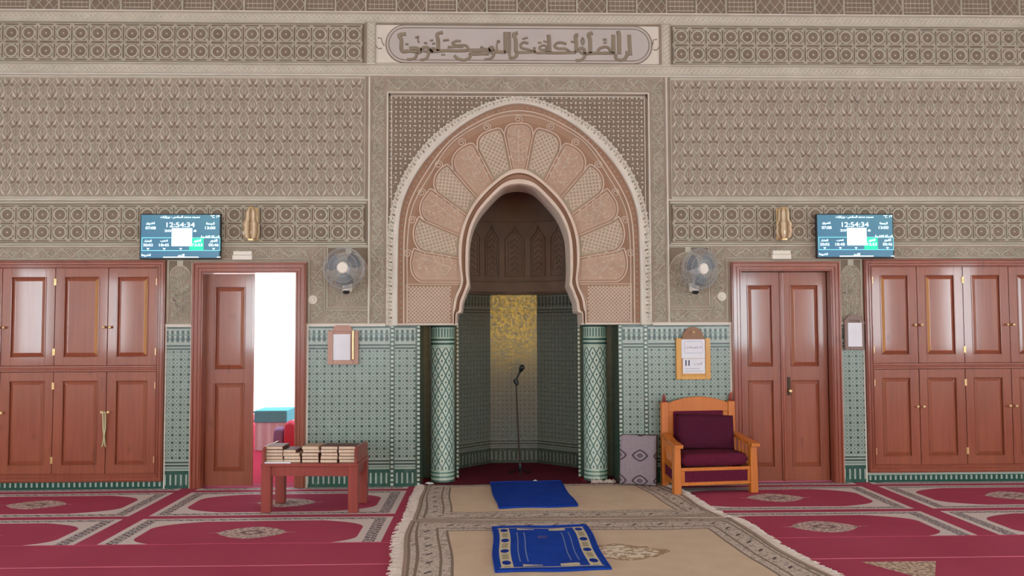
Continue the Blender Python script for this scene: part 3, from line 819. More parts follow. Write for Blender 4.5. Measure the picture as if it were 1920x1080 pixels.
# fret border around the mihrab frame
m = MB()
for s in (1, -1): zig(m, ((X0+s*1.375, ZD+0.03), (X0+s*1.375, 3.98)), 0.13, 0.115)
zig(m, ((X0-1.30, 3.905), (X0+1.30, 3.905)), 0.13, 0.115)
for s in (1, -1): scribble(m, *sorted((X0+s*1.305, X0+s*1.445)), ZD+0.03, 3.98, 480, 21+s)
scribble(m, X0-1.30, X0+1.30, 3.84, 3.975, 340, 25)
part(m, 'fret_border', 'plaster')
m = MB()
for s in (1, -1):
    m.stroke([(X0+s*1.462, ZD+0.01), (X0+s*1.462, 3.985)], 0.020, 0.022); m.stroke([(X0+s*1.285, ZD+0.01), (X0+s*1.285, 3.825)], 0.018, 0.020)
    m.stroke([(X0+s*1.245, 2.4), (X0+s*1.245, 3.79)], 0.009, 0.012)
m.stroke([(X0-1.285, 3.825), (X0+1.285, 3.825)], 0.018, 0.020); m.stroke([(X0-1.245, 3.79), (X0+1.245, 3.79)], 0.009, 0.012)
m.stroke([(-5.52, 3.995), (5.54, 3.995)], 0.022, 0.022); m.stroke([(-5.52, 4.625), (5.54, 4.625)], 0.018, 0.018); m.stroke([(-5.52, 4.105), (5.54, 4.105)], 0.012, 0.02)
m.stroke([(-5.52, 2.765), (X0-1.462, 2.765)], 0.018, 0.018); m.stroke([(X0+1.462, 2.765), (5.54, 2.765)], 0.018, 0.018)
m.stroke([(-5.52, 2.315), (X0-1.462, 2.315)], 0.014, 0.016); m.stroke([(X0+1.462, 2.315), (5.54, 2.315)], 0.014, 0.016)
for a, c_ in ((CL1, DL0), (DL1, X0-1.30), (X0+1.30, DR0), (DR1, CR0)):
    m.box(a, c_, -0.016, 0, ZD-0.005, ZD+0.022)
m.stroke([(X0-1.30, ZD+0.011), (X0-0.60, ZD+0.011)], 0.020, 0.012); m.stroke([(X0+0.60, ZD+0.011), (X0+1.30, ZD+0.011)], 0.020, 0.012)
part(m, 'fillet_moulding', 'plaster_light')
# fine guilloche bands, light ground
m = MB(); d = MB()
for z0, z1 in ((4.525, 4.608), (4.012, 4.096)):
    d.box(-5.52, 5.54, -0.004, 0, z0, z1)
    zc = (z0+z1)/2; n = 230; st = 11.04/n
    for k in range(n):
        x = -5.50+k*st; a = 0.026
        m.stroke([(x, zc-a), (x+st, zc+a)], 0.010, 0.007, -0.004); m.stroke([(x, zc+a), (x+st, zc-a)], 0.010, 0.007, -0.004)
for xx in (X0-1.445, X0+1.468):
    d.box(xx-0.045, xx+0.045, -0.004, 0, 4.10, 4.52)
    for k in range(9):
        z = 4.11+k*0.045; m.stroke([(xx-0.028, z), (xx+0.028, z+0.045)], 0.010, 0.007, -0.004); m.stroke([(xx+0.028, z), (xx-0.028, z+0.045)], 0.010, 0.007, -0.004)
part(d, 'guilloche_ground', 'plaster'); part(m, 'guilloche_band', 'plaster_light')
# row of small coffers along the top
m = MB(); g_ = MB(); g_.box(-5.52, 5.54, -0.003, 0, 4.635, 5.25); k0 = WX(40, 15)
for k in range(-2, 40):
    x = -5.06+k*0.2975
    if x < -5.5 or x > 5.5: continue
    m.stroke([(x, 4.63), (x, 5.25)], 0.018, 0.020)
    if x+0.2975 > 5.52: continue
    if k % 2:
        for q in range(3):
            for r in range(4):
                cx, cz = x+0.05+q*0.098, 4.70+r*0.13; e = [(cx-0.046, cz), (cx, cz+0.062), (cx+0.046, cz), (cx, cz-0.062)]; m.stroke(e, 0.012, 0.010, closed=True)
    else:
        for r in range(12): m.stroke([(x+0.02, 4.66+r*0.045), (x+0.28, 4.66+r*0.045)], 0.012, 0.006, top=0.3)
        for q in range(6): m.stroke([(x+0.04+q*0.044, 4.65), (x+0.04+q*0.044, 5.2)], 0.007, 0.005, top=0.3)
part(g_, 'coffer_ground', 'plaster_brown'); part(m, 'coffer_row', 'plaster')

# fan panels, strips over the cupboards and doors, narrow arched panels
def arched(x0, x1, z0, z1, seed, spring, n):
    """a framed panel with a round arch and curling leaves; corners dark"""
    m = MB(); c_ = MB(); cx = (x0+x1)/2; r = (x1-x0)/2-0.018
    m.stroke([(x0, z0), (x1, z0), (x1, z1), (x0, z1)], 0.018, 0.014, closed=True)
    arc = [(cx+r*math.cos(PI*k/18), spring+r*math.sin(PI*k/18)*min(1.0, (z1-0.05-spring)/r)) for k in range(19)]
    m.stroke(arc, 0.014, 0.012)
    m.box(cx-0.028, cx+0.028, -0.012, 0, max(p[1] for p in arc), z1)
    for s in (1, -1):
        a = [p for p in arc if (p[0]-cx)*s >= 0]; a.sort(key=lambda p: -s*p[0])
        c_.face([(p[0], -0.002, p[1]) for p in a]+[(cx, -0.002, z1-0.005), (cx+s*(r+0.014), -0.002, z1-0.005), (cx+s*(r+0.014), -0.002, spring)] if s > 0 else [(p[0], -0.002, p[1]) for p in a]+[(cx, -0.002, z1-0.005), (cx-(r+0.014), -0.002, z1-0.005), (cx-(r+0.014), -0.002, spring)])
    def ok(x, z):
        if z < spring: return True
        k = min(1.0, (z1-0.05-spring)/r); return ((x-cx)/r)**2+((z-spring)/(r*k))**2 < 0.9
    scribble(m, x0+0.012, x1-0.012, z0+0.012, z1-0.05, int(n*1.7), seed, test=ok)
    part(m, 'arched_panel', 'plaster'); part(c_, 'panel_corner', 'plaster_brown')
for s in (1, -1):
    xa, xb = sorted((X0+s*1.452, X0+s*1.862)); arched(xa, xb, 1.715, 2.30, 40+s, 2.06, 170)
    m = MB()
    xe = abs(DL1) if s < 0 else DR0
    xo = X0+s*1.955
    zig(m, ((xo, ZD+0.05), (xo, 2.30)), 0.12, 0.10); zig(m, ((X0+s*1.44, 1.630), (X0+s*1.88, 1.630)), 0.12, 0.10)
    m.stroke([(X0+s*1.885, 1.69), (X0+s*1.885, 2.31)], 0.012, 0.012); m.stroke([(X0+s*1.885, 1.69), (X0+s*1.44, 1.69)], 0.012, 0.012)
    m.stroke([(X0+s*2.035, ZD+0.03), (X0+s*2.035, 2.19)], 0.014, 0.016)
    scribble(m, *sorted((X0+s*1.89, X0+s*2.03)), 1.58, 2.28, 110, 91+s)
    scribble(m, *sorted((X0+s*1.44, X0+s*1.90)), 1.57, 1.69, 70, 95+s)
    part(m, 'chevron_border', 'plaster')
m = MB()
for a, c_ in ((-5.52, -2.03), (2.05, 5.54)):
    zig(m, ((a, 2.248), (c_, 2.248)), 0.10, 0.095); scribble(m, a, c_, 2.20, 2.30, 420, 5)
    m.stroke([(a, 2.190), (c_, 2.190)], 0.012, 0.014)
part(m, 'chevron_strip', 'plaster')
arched(CL1+0.02, DL0-0.012, ZD+0.03, 2.175, 61, 2.03, 150); arched(DR1+0.012, CR0-0.02, ZD+0.03, 2.175, 62, 2.03, 150)
# light edging beside the doors and piers
m = MB()
for x in (DL1+0.012, DR0-0.012): m.box(x-0.010, x+0.010, -0.012, 0, 0, ZD)
for a, c_ in ((CL1+0.004, CL1+0.016), (DL0-0.016, DL0-0.004), (DR1+0.004, DR1+0.016), (CR0-0.016, CR0-0.004)): m.box(a, c_, -0.010, 0, 0, ZD)
part(m, 'edge_trim', 'plaster_light')
# beaded tile edges of the piers
m = MB()
for x in (-1.222, -0.968, 0.988, 1.238): m.box(x-0.013, x+0.013, -0.014, 0.02, 0.0, ZD-0.005)
part(m, 'bead_edge', 'bead_tile', bevel=0.004)
m = MB()
for x in (-1.222, -0.974, 0.994, 1.238): m.box(x-0.024, x+0.024 if abs(x) > 1.1 else x+0.020, -0.009, 0.02, 0.0, ZD-0.006)
part(m, 'bead_border', 'dark_tile')

# ---- the niche
b = MB()
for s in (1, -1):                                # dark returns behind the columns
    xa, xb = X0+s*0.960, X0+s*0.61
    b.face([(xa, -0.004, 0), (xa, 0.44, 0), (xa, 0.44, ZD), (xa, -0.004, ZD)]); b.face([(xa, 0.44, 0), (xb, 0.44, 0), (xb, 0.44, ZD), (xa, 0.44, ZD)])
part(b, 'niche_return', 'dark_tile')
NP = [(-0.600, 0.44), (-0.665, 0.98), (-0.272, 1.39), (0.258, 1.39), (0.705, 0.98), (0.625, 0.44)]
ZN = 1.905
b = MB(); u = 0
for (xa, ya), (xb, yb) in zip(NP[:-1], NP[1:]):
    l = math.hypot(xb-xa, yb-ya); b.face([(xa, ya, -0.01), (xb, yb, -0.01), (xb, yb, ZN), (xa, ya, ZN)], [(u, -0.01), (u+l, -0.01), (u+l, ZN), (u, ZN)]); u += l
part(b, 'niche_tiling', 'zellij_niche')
b = MB()
for x, s in ((-0.607, 1), (0.630, -1)): b.box(x-0.010, x+0.010, 0.415, 0.45, 0, ZD)
part(b, 'bead_edge', 'bead_tile')
# rounded plaster half-drum above the tiles, five blind arches, half-dome
b = MB(); cy = 0.55; NSEG = 28
def drum(t, r=0.70): return (X0-0.0+r*math.cos(t), cy+r*1.16*math.sin(t))
zz = [ZN, ZN+0.03, 2.75]
for k in range(NSEG):
    t0, t1 = PI*(1.06-1.12*k/NSEG), PI*(1.06-1.12*(k+1)/NSEG)
    rs = [(0.72, ZN), (0.70, ZN+0.02), (0.70, 2.72)]+[(0.70*math.cos(a), 2.72+0.72*math.sin(a)) for a in (0.25, 0.5, 0.8, 1.1, 1.4, 1.55)]
    for (r0, z0), (r1, z1) in zip(rs[:-1], rs[1:]):
        a0, a1, a2, a3 = drum(t0, r0), drum(t1, r0), drum(t1, r1), drum(t0, r1)
        b.face([(*a0, z0), (*a1, z0), (*a2, z1), (*a3, z1)])
b.face([(*drum(PI*1.06, 0.9), ZN+0.001)]+[(*drum(PI*(1.06-1.12*k/12), 0.74), ZN+0.001) for k in range(13)]) if False else None
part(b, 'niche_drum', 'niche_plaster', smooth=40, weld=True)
b = MB()
for i in range(len(NP)-1):
    (xa, ya), (xb, yb) = NP[i], NP[i+1]; b.tube([(xa, ya-0.01, ZN+0.008), (xb, yb-0.01, ZN+0.008)], 0.022, 8)
for k in range(NSEG):      # ledge between tiles and drum
    t0, t1 = PI*(1.06-1.12*k/NSEG), PI*(1.06-1.12*(k+1)/NSEG); a, c_ = drum(t0, 0.68), drum(t1, 0.68); e, f_ = drum(t0, 0.95), drum(t1, 0.95)
    b.face([(*a, ZN), (*c_, ZN), (*f_, ZN), (*e, ZN)])
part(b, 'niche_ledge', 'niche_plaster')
b = MB()
def curved(a, z, d):
    t = PI/2-a/0.75; p = drum(t, 0.698-d); return (p[0], p[1], z)
for k in range(-3, 4):
    c_ = k*0.285; w = 0.115 if k % 2 == 0 else 0.090
    arch = [(c_-w, 2.10), (c_-w, 2.52), (c_-w*0.6, 2.58), (c_-w*0.3, 2.60), (c_, 2.67), (c_+w*0.3, 2.60), (c_+w*0.6, 2.58), (c_+w, 2.52), (c_+w, 2.10)]
    b.stroke(arch, 0.020, 0.016, plane=curved, closed=True)
    b.stroke([(c_-w*0.7, 2.13), (c_-w*0.7, 2.50), (c_, 2.60), (c_+w*0.7, 2.50), (c_+w*0.7, 2.13)], 0.010, 0.010, plane=curved, closed=True)
    for q in range(6): b.stroke([(c_-w*0.45, 2.16+q*0.065), (c_, 2.20+q*0.065), (c_+w*0.45, 2.16+q*0.065)], 0.016, 0.010, plane=curved)
for z in (2.04, 2.72): b.stroke([(-1.0+q*0.1, z) for q in range(21)], 0.018, 0.014, plane=curved)
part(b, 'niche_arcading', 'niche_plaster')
# other walls of the hall, with daylit windows
def side_wall(name, x, wins):
    b = MB(); s = 1 if x > 0 else -1; xa, xb = sorted((x, x+s*0.3)); ys = [0.3]; 
    ws = sorted(wins, reverse=True); y = 0.3
    for (yc, w, z0, z1) in ws:
        b.box(xa, xb, yc+w/2, y, -0.012, CEIL); b.box(xa, xb, yc-w/2, yc+w/2, -0.012, z0); b.box(xa, xb, yc-w/2, yc+w/2, z1, CEIL); y = yc-w/2
    b.box(xa, xb, RY-0.3, y, -0.012, CEIL); struct(b.build(name, 'room_white'))
SW = [(-4.0, 1.3, 1.0, 2.7), (-7.6, 1.3, 1.0, 2.7), (-11.0, 1.3, 1.0, 2.7), (-14.2, 1.3, 1.0, 2.7)]
side_wall('wall_right', RX, SW); side_wall('wall_left', -RX, SW)
BW = [(-6.6, 1.5, 0.9, 3.0), (-3.6, 1.5, 0.9, 3.0), (3.9, 1.5, 0.9, 3.0), (6.8, 1.5, 0.9, 3.0)]; MID = (0.55, 2.0, 0.55, 3.1)
b = MB(); x = -RX
for (xc, w, z0, z1) in sorted(BW+[MID]):
    b.box(x, xc-w/2, RY-0.3, RY, -0.012, CEIL); b.box(xc-w/2, xc+w/2, RY-0.3, RY, -0.012, z0); b.box(xc-w/2, xc+w/2, RY-0.3, RY, z1, CEIL); x = xc+w/2
b.box(x, RX, RY-0.3, RY, -0.012, CEIL); struct(b.build('wall_front', 'room_white'))
wn = 0
def window(x, y, w, z0, z1, axis, m):
    global wn; wn += 1; r = sempty('window_%d' % wn); r.location = (x, y, z0)
    p = MB(); f = MB(); h = z1-z0; cap = [(-w/2, -w/2+0.06, 0, h), (w/2-0.06, w/2, 0, h), (-w/2, w/2, 0, 0.06), (-w/2, w/2, h-0.06, h), (-0.025, 0.025, 0, h)]
    if axis == 'x':
        p.box(-0.005, 0.005, -w/2+0.001, w/2-0.001, 0.001, h-0.001)
        for a, c_, e, g in cap: f.box(-0.03, 0.03, a+0.001, c_-0.001, e+0.001, g-0.001)
    else:
        p.box(-w/2+0.001, w/2-0.001, -0.005, 0.005, 0.001, h-0.001)
        for a, c_, e, g in cap: f.box(a+0.001, c_-0.001, -0.03, 0.03, e+0.001, g-0.001)
    p.build('pane', m, r); f.build('window_frame', 'wood_red', r)
for yc, w, z0, z1 in SW: window(RX+0.15, yc, w, z0, z1, 'x', 'pane_white')
for yc, w, z0, z1 in SW: window(-RX-0.15, yc, w, z0, z1, 'x', 'pane_white')
for xc, w, z0, z1 in BW: window(xc, RY-0.15, w, z0, z1, 'y', 'pane_white')
window(MID[0], RY-0.15, MID[1], MID[2], MID[3], 'y', 'pane_amber')
# sunlit court beyond the left door
b = MB(); b.box(-9, 3, 0.30, 7.6, -0.2, -0.012); struct(b.build('floor_court', 'red_plain'))
b = MB(); b.box(-9, 3, 7.3, 7.6, -0.012, 5.2); struct(b.build('wall_court', 'court_white'))
b = MB()
for x in (-1.275, 1.295): b.face([(x, 0.2, -0.01), (x, 1.65, -0.01), (x, 1.65, 4.0), (x, 0.2, 4.0)])
b.face([(-1.275, 1.65, -0.01), (1.295, 1.65, -0.01), (1.295, 1.65, 4.0), (-1.275, 1.65, 4.0)]); b.face([(-1.275, 0.2, 4.0), (1.295, 0.2, 4.0), (1.295, 1.65, 4.0), (-1.275, 1.65, 4.0)])
b.face([(-1.275, 0.29, -0.014), (1.295, 0.29, -0.014), (1.295, 1.65, -0.014), (-1.275, 1.65, -0.014)])
part(b, 'niche_light_shell', 'plaster_mid')  # unseen box added round the niche to keep sky light from leaking in
# ================================================================== THINGS
def wchild(mb, name, mats, root, **k): return mb.build(name, mats, root, loc=tuple(-v for v in root.location), **k)
def frame_and_panel(mb, x0, x1, z0, z1, y, st, rails, th=0.035, rise=0.010, bev=0.035):
    """stiles, rails and raised panels; rails = list of (z0, z1) of the openings"""
    mb.box(x0, x1, y+0.014, y+th, z0, z1)
    mb.box(x0, x0+st, y, y+th, z0, z1); mb.box(x1-st, x1, y, y+th, z0, z1)
    zs = z0
    for a, c in rails:
        mb.box(x0+st, x1-st, y, y+th, zs, a); zs = c
        mb.panel(x0+st+0.004, x1-st-0.004, a+0.004, c-0.004, y+0.0135, rise, bev)
        mb.stroke([(x0+st, a), (x1-st, a), (x1-st, c), (x0+st, c)], 0.016, 0.006, y, closed=True)
    mb.box(x0+st, x1-st, y, y+th, zs, z1)
def casing(mb, x0, x1, z0, z1, y, w, d=0.04, sill=False):
    for k, (o, h) in enumerate(((0, d), (w*0.30, d+0.014), (w*0.62, d-0.008))):
        pass
    mb.box(x0, x0+w, y-d, y+0.06, z0, z1); mb.box(x1-w, x1, y-d, y+0.06, z0, z1); mb.box(x0+w, x1-w, y-d, y+0.06, z1-w, z1)
    if sill: mb.box(x0+w, x1-w, y-d, y+0.06, z0, z0+w)
    for o, h, ww in ((w*0.16, 0.014, w*0.22), (w*0.55, 0.010, w*0.14), (w*0.86, 0.012, w*0.16)):
        p = [(x0+o, z0), (x0+o, z1-o), (x1-o, z1-o), (x1-o, z0)]
        if sill: p = [(x0+o, z0+o), (x0+o, z1-o), (x1-o, z1-o), (x1-o, z0+o)]
        mb.stroke(p, ww, h, y-d, closed=sill)

# ---- doors of the wall
def leaf_xy(root, name, x0, x1, z0, z1, y):
    b = MB(); frame_and_panel(b, x0, x1, z0, z1, y, 0.085, [(z0+0.14, z0+0.98), (z0+1.12, z1-0.13)]); return wchild(b, name, 'wood_panel', root, bevel=0.002, seg=1)
d1 = sempty('door_1'); d1.location = (DL0, 0, 0); d1['label'] = 'double door left of the mihrab, right leaf open on the bright court'
b = MB(); casing(b, DL0, DL1, 0, 2.155, 0.0, 0.10); wchild(b, 'door_frame', 'wood_red', d1, bevel=0.002, seg=1)
b = MB(); b.box(DL0+0.10, DL1-0.10, 0.07, TH-0.01, 2.06, 2.150); b.box(DL0+0.004, DL0+0.10, 0.062, TH-0.01, 0, 2.150); b.box(DL1-0.10, DL1-0.004, 0.062, TH-0.01, 0, 2.150); wchild(b, 'door_lining', 'wood_red', d1)
leaf_xy(d1, 'door_leaf', DL0+0.105, -2.578, 0.006, 2.05, 0.075)
b = MB(); b.box(-2.592, -2.566, 0.060, 0.075, 0.006, 2.05); wchild(b, 'meeting_strip', 'wood_red', d1, bevel=0.004)
b = MB(); frame_and_panel(b, 0.0, 0.445, 0.006, 2.05, -0.0175, 0.085, [(0.146, 0.986), (1.126, 1.92)])
o = b.build('door_leaf', 'wood_panel', d1, loc=(DL1-0.125-DL0, TH+0.03, 0), rot=(0, 0, R(82)), bevel=0.002, seg=1)
d2 = sempty('door_2'); d2.location = (DR0, 0, 0); d2['label'] = 'closed double door of varnished panels right of the armchair'
b = MB(); casing(b, DR0, DR1, 0, 2.155, 0.0, 0.095); wchild(b, 'door_frame', 'wood_red', d2, bevel=0.002, seg=1)
b = MB(); b.box(DR0+0.004, DR1-0.004, 0.112, 0.12, 0, 2.15); wchild(b, 'door_lining', 'wood_red', d2)
leaf_xy(d2, 'door_leaf', DR0+0.10, 2.600, 0.006, 2.055, 0.07); leaf_xy(d2, 'door_leaf', 2.612, DR1-0.10, 0.006, 2.055, 0.07)
b = MB(); b.box(2.588, 2.640, 0.052, 0.07, 0.006, 2.055); b.stroke([(2.614, 0.01), (2.614, 2.05)], 0.03, 0.008, 0.052); wchild(b, 'meeting_strip', 'wood_red', d2, bevel=0.003)
b = MB(); b.box(2.652, 2.680, 0.062, 0.070, 0.84, 1.02); wchild(b, 'lock_plate', 'dark_metal', d2, bevel=0.003)
b = MB(); b.lathe([(0.007, 0.0), (0.007, -0.03), (0.016, -0.036), (0.018, -0.05), (0.008, -0.058)], (2.666, 0.066, 0.885), 12, 'y'); wchild(b, 'door_knob', 'brass', d2, smooth=40)

# ---- built-in cupboards
def cupboard(name, label, x0, x1, zb, edges, knobs_pair, zmid, zt=2.178, ztop=2.10):
    c = thing(name, label, 'cupboard', ((x0+x1)/2, 0, zb))
    b = MB(); fw = 0.075
    b.box(x0+0.003, x1-0.003, 0.30, 0.32, zb+0.003, zt-0.002)
    casing(b, x0+0.003, x1-0.003, zb+0.003, zt-0.002, -0.002, fw, 0.03, True)
    b.box(x0+fw, x1-fw, -0.012, 0.03, zmid-0.028, zmid+0.028)
    b.stroke([(x0+fw, zmid), (x1-fw, zmid)], 0.022, 0.008, -0.012)
    wchild(b, 'cupboard_frame', 'wood_red', c, bevel=0.002, seg=1)
    for lo in (False, True):
        z0, z1 = (zb+fw+0.004, zmid-0.031) if lo else (zmid+0.031, ztop)
        for i in range(len(edges)-1):
            a, e = edges[i], edges[i+1]; right_knob = (i % 2 == knobs_pair)
            b = MB(); frame_and_panel(b, a+0.003, e-0.003, z0, z1, -0.022, 0.085, [(z0+0.085, z1-0.085)], 0.03, 0.011, 0.032)
            dr = wchild(b, 'cupboard_door', 'wood_panel', c, bevel=0.002, seg=1)
            kx = e-0.030 if right_knob else a+0.030; kz = (z0+z1)/2-0.10 if not lo else (z0+z1)/2+0.10
            k = MB(); k.lathe([(0.006, 0.0), (0.006, -0.012), (0.013, -0.018), (0.0145, -0.027), (0.007, -0.034)], (kx, -0.022, kz), 12, 'y'); k.build('knob', 'brass', dr, smooth=50)
            hx = a+0.006 if right_knob else e-0.006
            for hz in (z0+0.13, z1-0.13):
                h = MB(); h.tube([(hx, -0.026, hz-0.032), (hx, -0.026, hz+0.032)], 0.0065, 8); h.build('hinge', 'brass', dr, smooth=60)
    return c
cupboard('wall_cupboard', 'long varnished wall cupboard beside the open door, a cord on one knob', CL0, CL1, 0.068, [-5.44, -4.935, -4.435, -3.935, -3.47], 0, 1.14)
cupboard('wall_cupboard', 'long varnished wall cupboard at the right end past the closed door', CR0, CR1, 0.090, [3.475, 3.925, 4.385, 4.845, 5.30, 5.545], 0, 1.125)
b = MB(); p = W(195, 775, -0.06); q = W(193, 838, -0.05)
b.tube([(p.x, -0.046, p.z+0.014), (p.x+0.012, -0.058, p.z), (p.x+0.010, -0.050, p.z-0.15), (p.x-0.012, -0.048, q.z+0.02), (p.x-0.020, -0.048, q.z)], 0.0065, 6)
b.tube([(p.x, -0.046, p.z+0.014), (p.x-0.012, -0.058, p.z), (p.x-0.008, -0.050, p.z-0.15), (p.x+0.010, -0.048, q.z+0.02), (p.x+0.016, -0.048, q.z)], 0.0065, 6)
tag(b.build('cord', 'cord', smooth=60), 'pale green cord hanging from a lower knob of the left cupboard', 'cord')

# ---- the two tiled columns
for s, l in ((-0.752, 'green lozenge tiled column on the left of the niche'), (0.778, 'green lozenge tiled column on the right of the niche')):
    t = thing('column', l, 'column', (s, 0.285, 0)); n = 40; r = 0.118
    b = MB(); zz = [0.0, 0.02, 0.8, 1.52, 1.538]; rr = [r+0.004, r, r, r, r+0.003]
    for k in range(n):
        a0, a1 = 2*PI*k/n, 2*PI*(k+1)/n
        for j in range(4):
            b.face([(rr[j]*math.cos(a0), rr[j]*math.sin(a0), zz[j]), (rr[j]*math.cos(a1), rr[j]*math.sin(a1), zz[j]), (rr[j+1]*math.cos(a1), rr[j+1]*math.sin(a1), zz[j+1]), (rr[j+1]*math.cos(a0), rr[j+1]*math.sin(a0), zz[j+1])],
                   [(a0*r, zz[j]), (a1*r, zz[j]), (a1*r, zz[j+1]), (a0*r, zz[j+1])])
    b.build('shaft', 'column_tile', t, smooth=60, weld=True)
    b = MB(); b.lathe([(r+0.006, 0.0), (r+0.008, 0.012), (r+0.003, 0.022)], (0, 0, 0), 40, cap=False); b.build('base_ring', 'dark_tile', t, smooth=60)

# ---- inscription
ins = thing('inscription_panel', 'long stucco panel with raised Arabic lettering above the mihrab', 'inscription', ((W(706, 84).x+W(1239, 84).x)/2, 0, 4.31))
xa, xb = -1.393, 1.408; z0, z1 = 4.112, 4.505; zc = (z0+z1)/2
b = MB(); b.box(xa, xb, -0.006, 0, z0, z1); wchild(b, 'panel_ground', 'plaster_light', ins)
cap = lambda e0, e1, r, n=16: [(e1-r+r*math.cos(-PI/2+PI*k/n), zc+r*math.sin(-PI/2+PI*k/n)) for k in range(n+1)]+[(e0+r+r*math.cos(PI/2+PI*k/n), zc+r*math.sin(PI/2+PI*k/n)) for k in range(n+1)]
ca, cb, rr = W(724, 84).x, W(1222, 84).x, 0.188
b = MB(); b.prism(cap(ca, cb, rr), -0.012, -0.004); wchild(b, 'cartouche', 'plaster_grey', ins)
b = MB(); b.stroke(cap(ca, cb, rr), 0.014, 0.010, -0.006, closed=True); b.stroke(cap(ca+0.028, cb-0.028, rr-0.028), 0.010, 0.006, -0.0115, closed=True)
b.stroke([(xa, z0), (xb, z0), (xb, z1), (xa, z1)], 0.016, 0.014, -0.002, closed=True)
for e, s in ((xa, 1), (xb, -1)):
    b.stroke([(e+s*0.02, zc+0.06), (e+s*0.055, zc+0.055), (e+s*0.065, zc+0.01), (e+s*0.085, zc-0.02)], 0.010, 0.010, -0.006); b.stroke([(e, zc-0.02), (e+s*0.03, zc-0.05), (e+s*0.06, zc-0.045)], 0.010, 0.010, -0.006)
wchild(b, 'cartouche_border', 'letter_brown', ins)
A_ = lambda pts: [(W(700+x/7.111, 40+y/7.111).x, W(700+x/7.111, 40+y/7.111).z) for x, y in pts]
B_ = lambda pts: [(W(960+x/6.857, 40+y/6.857).x, W(960+x/6.857, 40+y/6.857).z) for x, y in pts]
b = MB()
SB = [([(1505,180),(1510,300),(1520,445)],40),([(1330,430),(1335,480),(1385,505),(1445,490),(1475,440),(1480,390)],36),([(1362,130),(1375,200),(1378,430)],42),([(1300,180),(1300,300),(1305,425)],42),([(1305,415),(1180,415),(1060,415),(930,425)],36),
 ([(1100,405),(1120,360),(1185,335),(1240,350),(1270,410)],30),([(1165,240),(1215,240)],26),([(1175,285),(1215,275)],24),([(1035,155),(975,180),(1000,230),(1005,420)],42),([(930,420),(930,370),(890,345),(865,375),(890,410),(935,430),(920,480),(880,505),(815,508)],34),([(905,215),(890,260),(910,310),(925,260),(905,215)],16),
 ([(850,185),(815,190),(825,300),(820,410)],40),([(755,265),(800,275)],22),([(820,405),(700,410),(560,412),(440,410)],34),([(700,300),(640,280),(580,285),(545,325),(590,355),(690,360),(740,400)],30),([(470,180),(478,300),(480,405)],40),([(400,262),(460,275)],18),
 ([(440,405),(440,330),(395,315),(350,340),(370,370),(440,370)],26),([(330,280),(380,280)],18),([(440,408),(300,405),(290,340)],30),([(300,400),(180,405),(70,405)],32),([(210,290),(150,275),(110,310),(130,350),(200,365),(260,390)],28),([(130,235),(200,215)],20),([(75,155),(20,175),(45,240),(50,400)],40),([(60,405),(55,450),(20,475),(-40,470)],34)]
SA = [([(1760,150),(1762,300),(1765,430)],44),([(1815,150),(1818,300),(1815,470)],30),([(1765,420),(1680,415),(1600,410)],40),([(1650,270),(1690,280)],26),([(1660,275),(1645,330),(1660,400)],18),([(1610,400),(1585,345),(1545,380),(1580,430),(1610,440),(1570,500),(1480,515)],30),
 ([(1600,400),(1500,385),(1400,395),(1290,395)],46),([(1540,440),(1440,440),(1340,445),(1290,420)],34),([(1430,345),(1470,360)],26),([(1290,440),(1285,490),(1210,522),(1130,505),(1080,460)],32),([(1170,270),(1100,270),(1055,300),(1120,325),(1230,325),(1265,360),(1270,410)],28),([(1250,395),(1120,400),(990,395),(860,405),(760,410)],38),([(1200,345),(1080,345),(990,350)],28),
 ([(930,155),(850,180),(865,260),(868,400)],40),([(930,262),(1010,255)],24),([(755,265),(800,255)],20),([(785,305),(830,300)],20),([(905,450),(960,450)],20),([(870,400),(800,365),(760,390),(800,420)],28),([(770,400),(720,350),(660,360),(640,390),(700,405),(760,410)],34),([(740,420),(725,480),(690,510),(630,520)],32),([(650,395),(560,365),(480,370)],44),([(640,410),(600,425),(540,410),(470,405)],34),([(585,425),(565,485),(520,510),(450,512)],32),
 ([(560,225),(610,205)],22),([(600,210),(600,275),(620,290)],16),([(680,292),(720,298)],22),([(430,305),(470,315)],24),([(440,175),(340,190),(375,250),(375,370),(400,410),(470,400)],42)]
for L, fn, k in ((SB, B_, 6.857), (SA, A_, 7.111)):
    for pts, w in L:
        p = fn(pts); p = smooth_path(p, 3*len(p)) if len(p) > 2 else p
        b.stroke(p, w/k/194*1.25, 0.010, -0.0125, top=0.75)
wchild(b, 'arabic_lettering', 'letter_brown', ins)

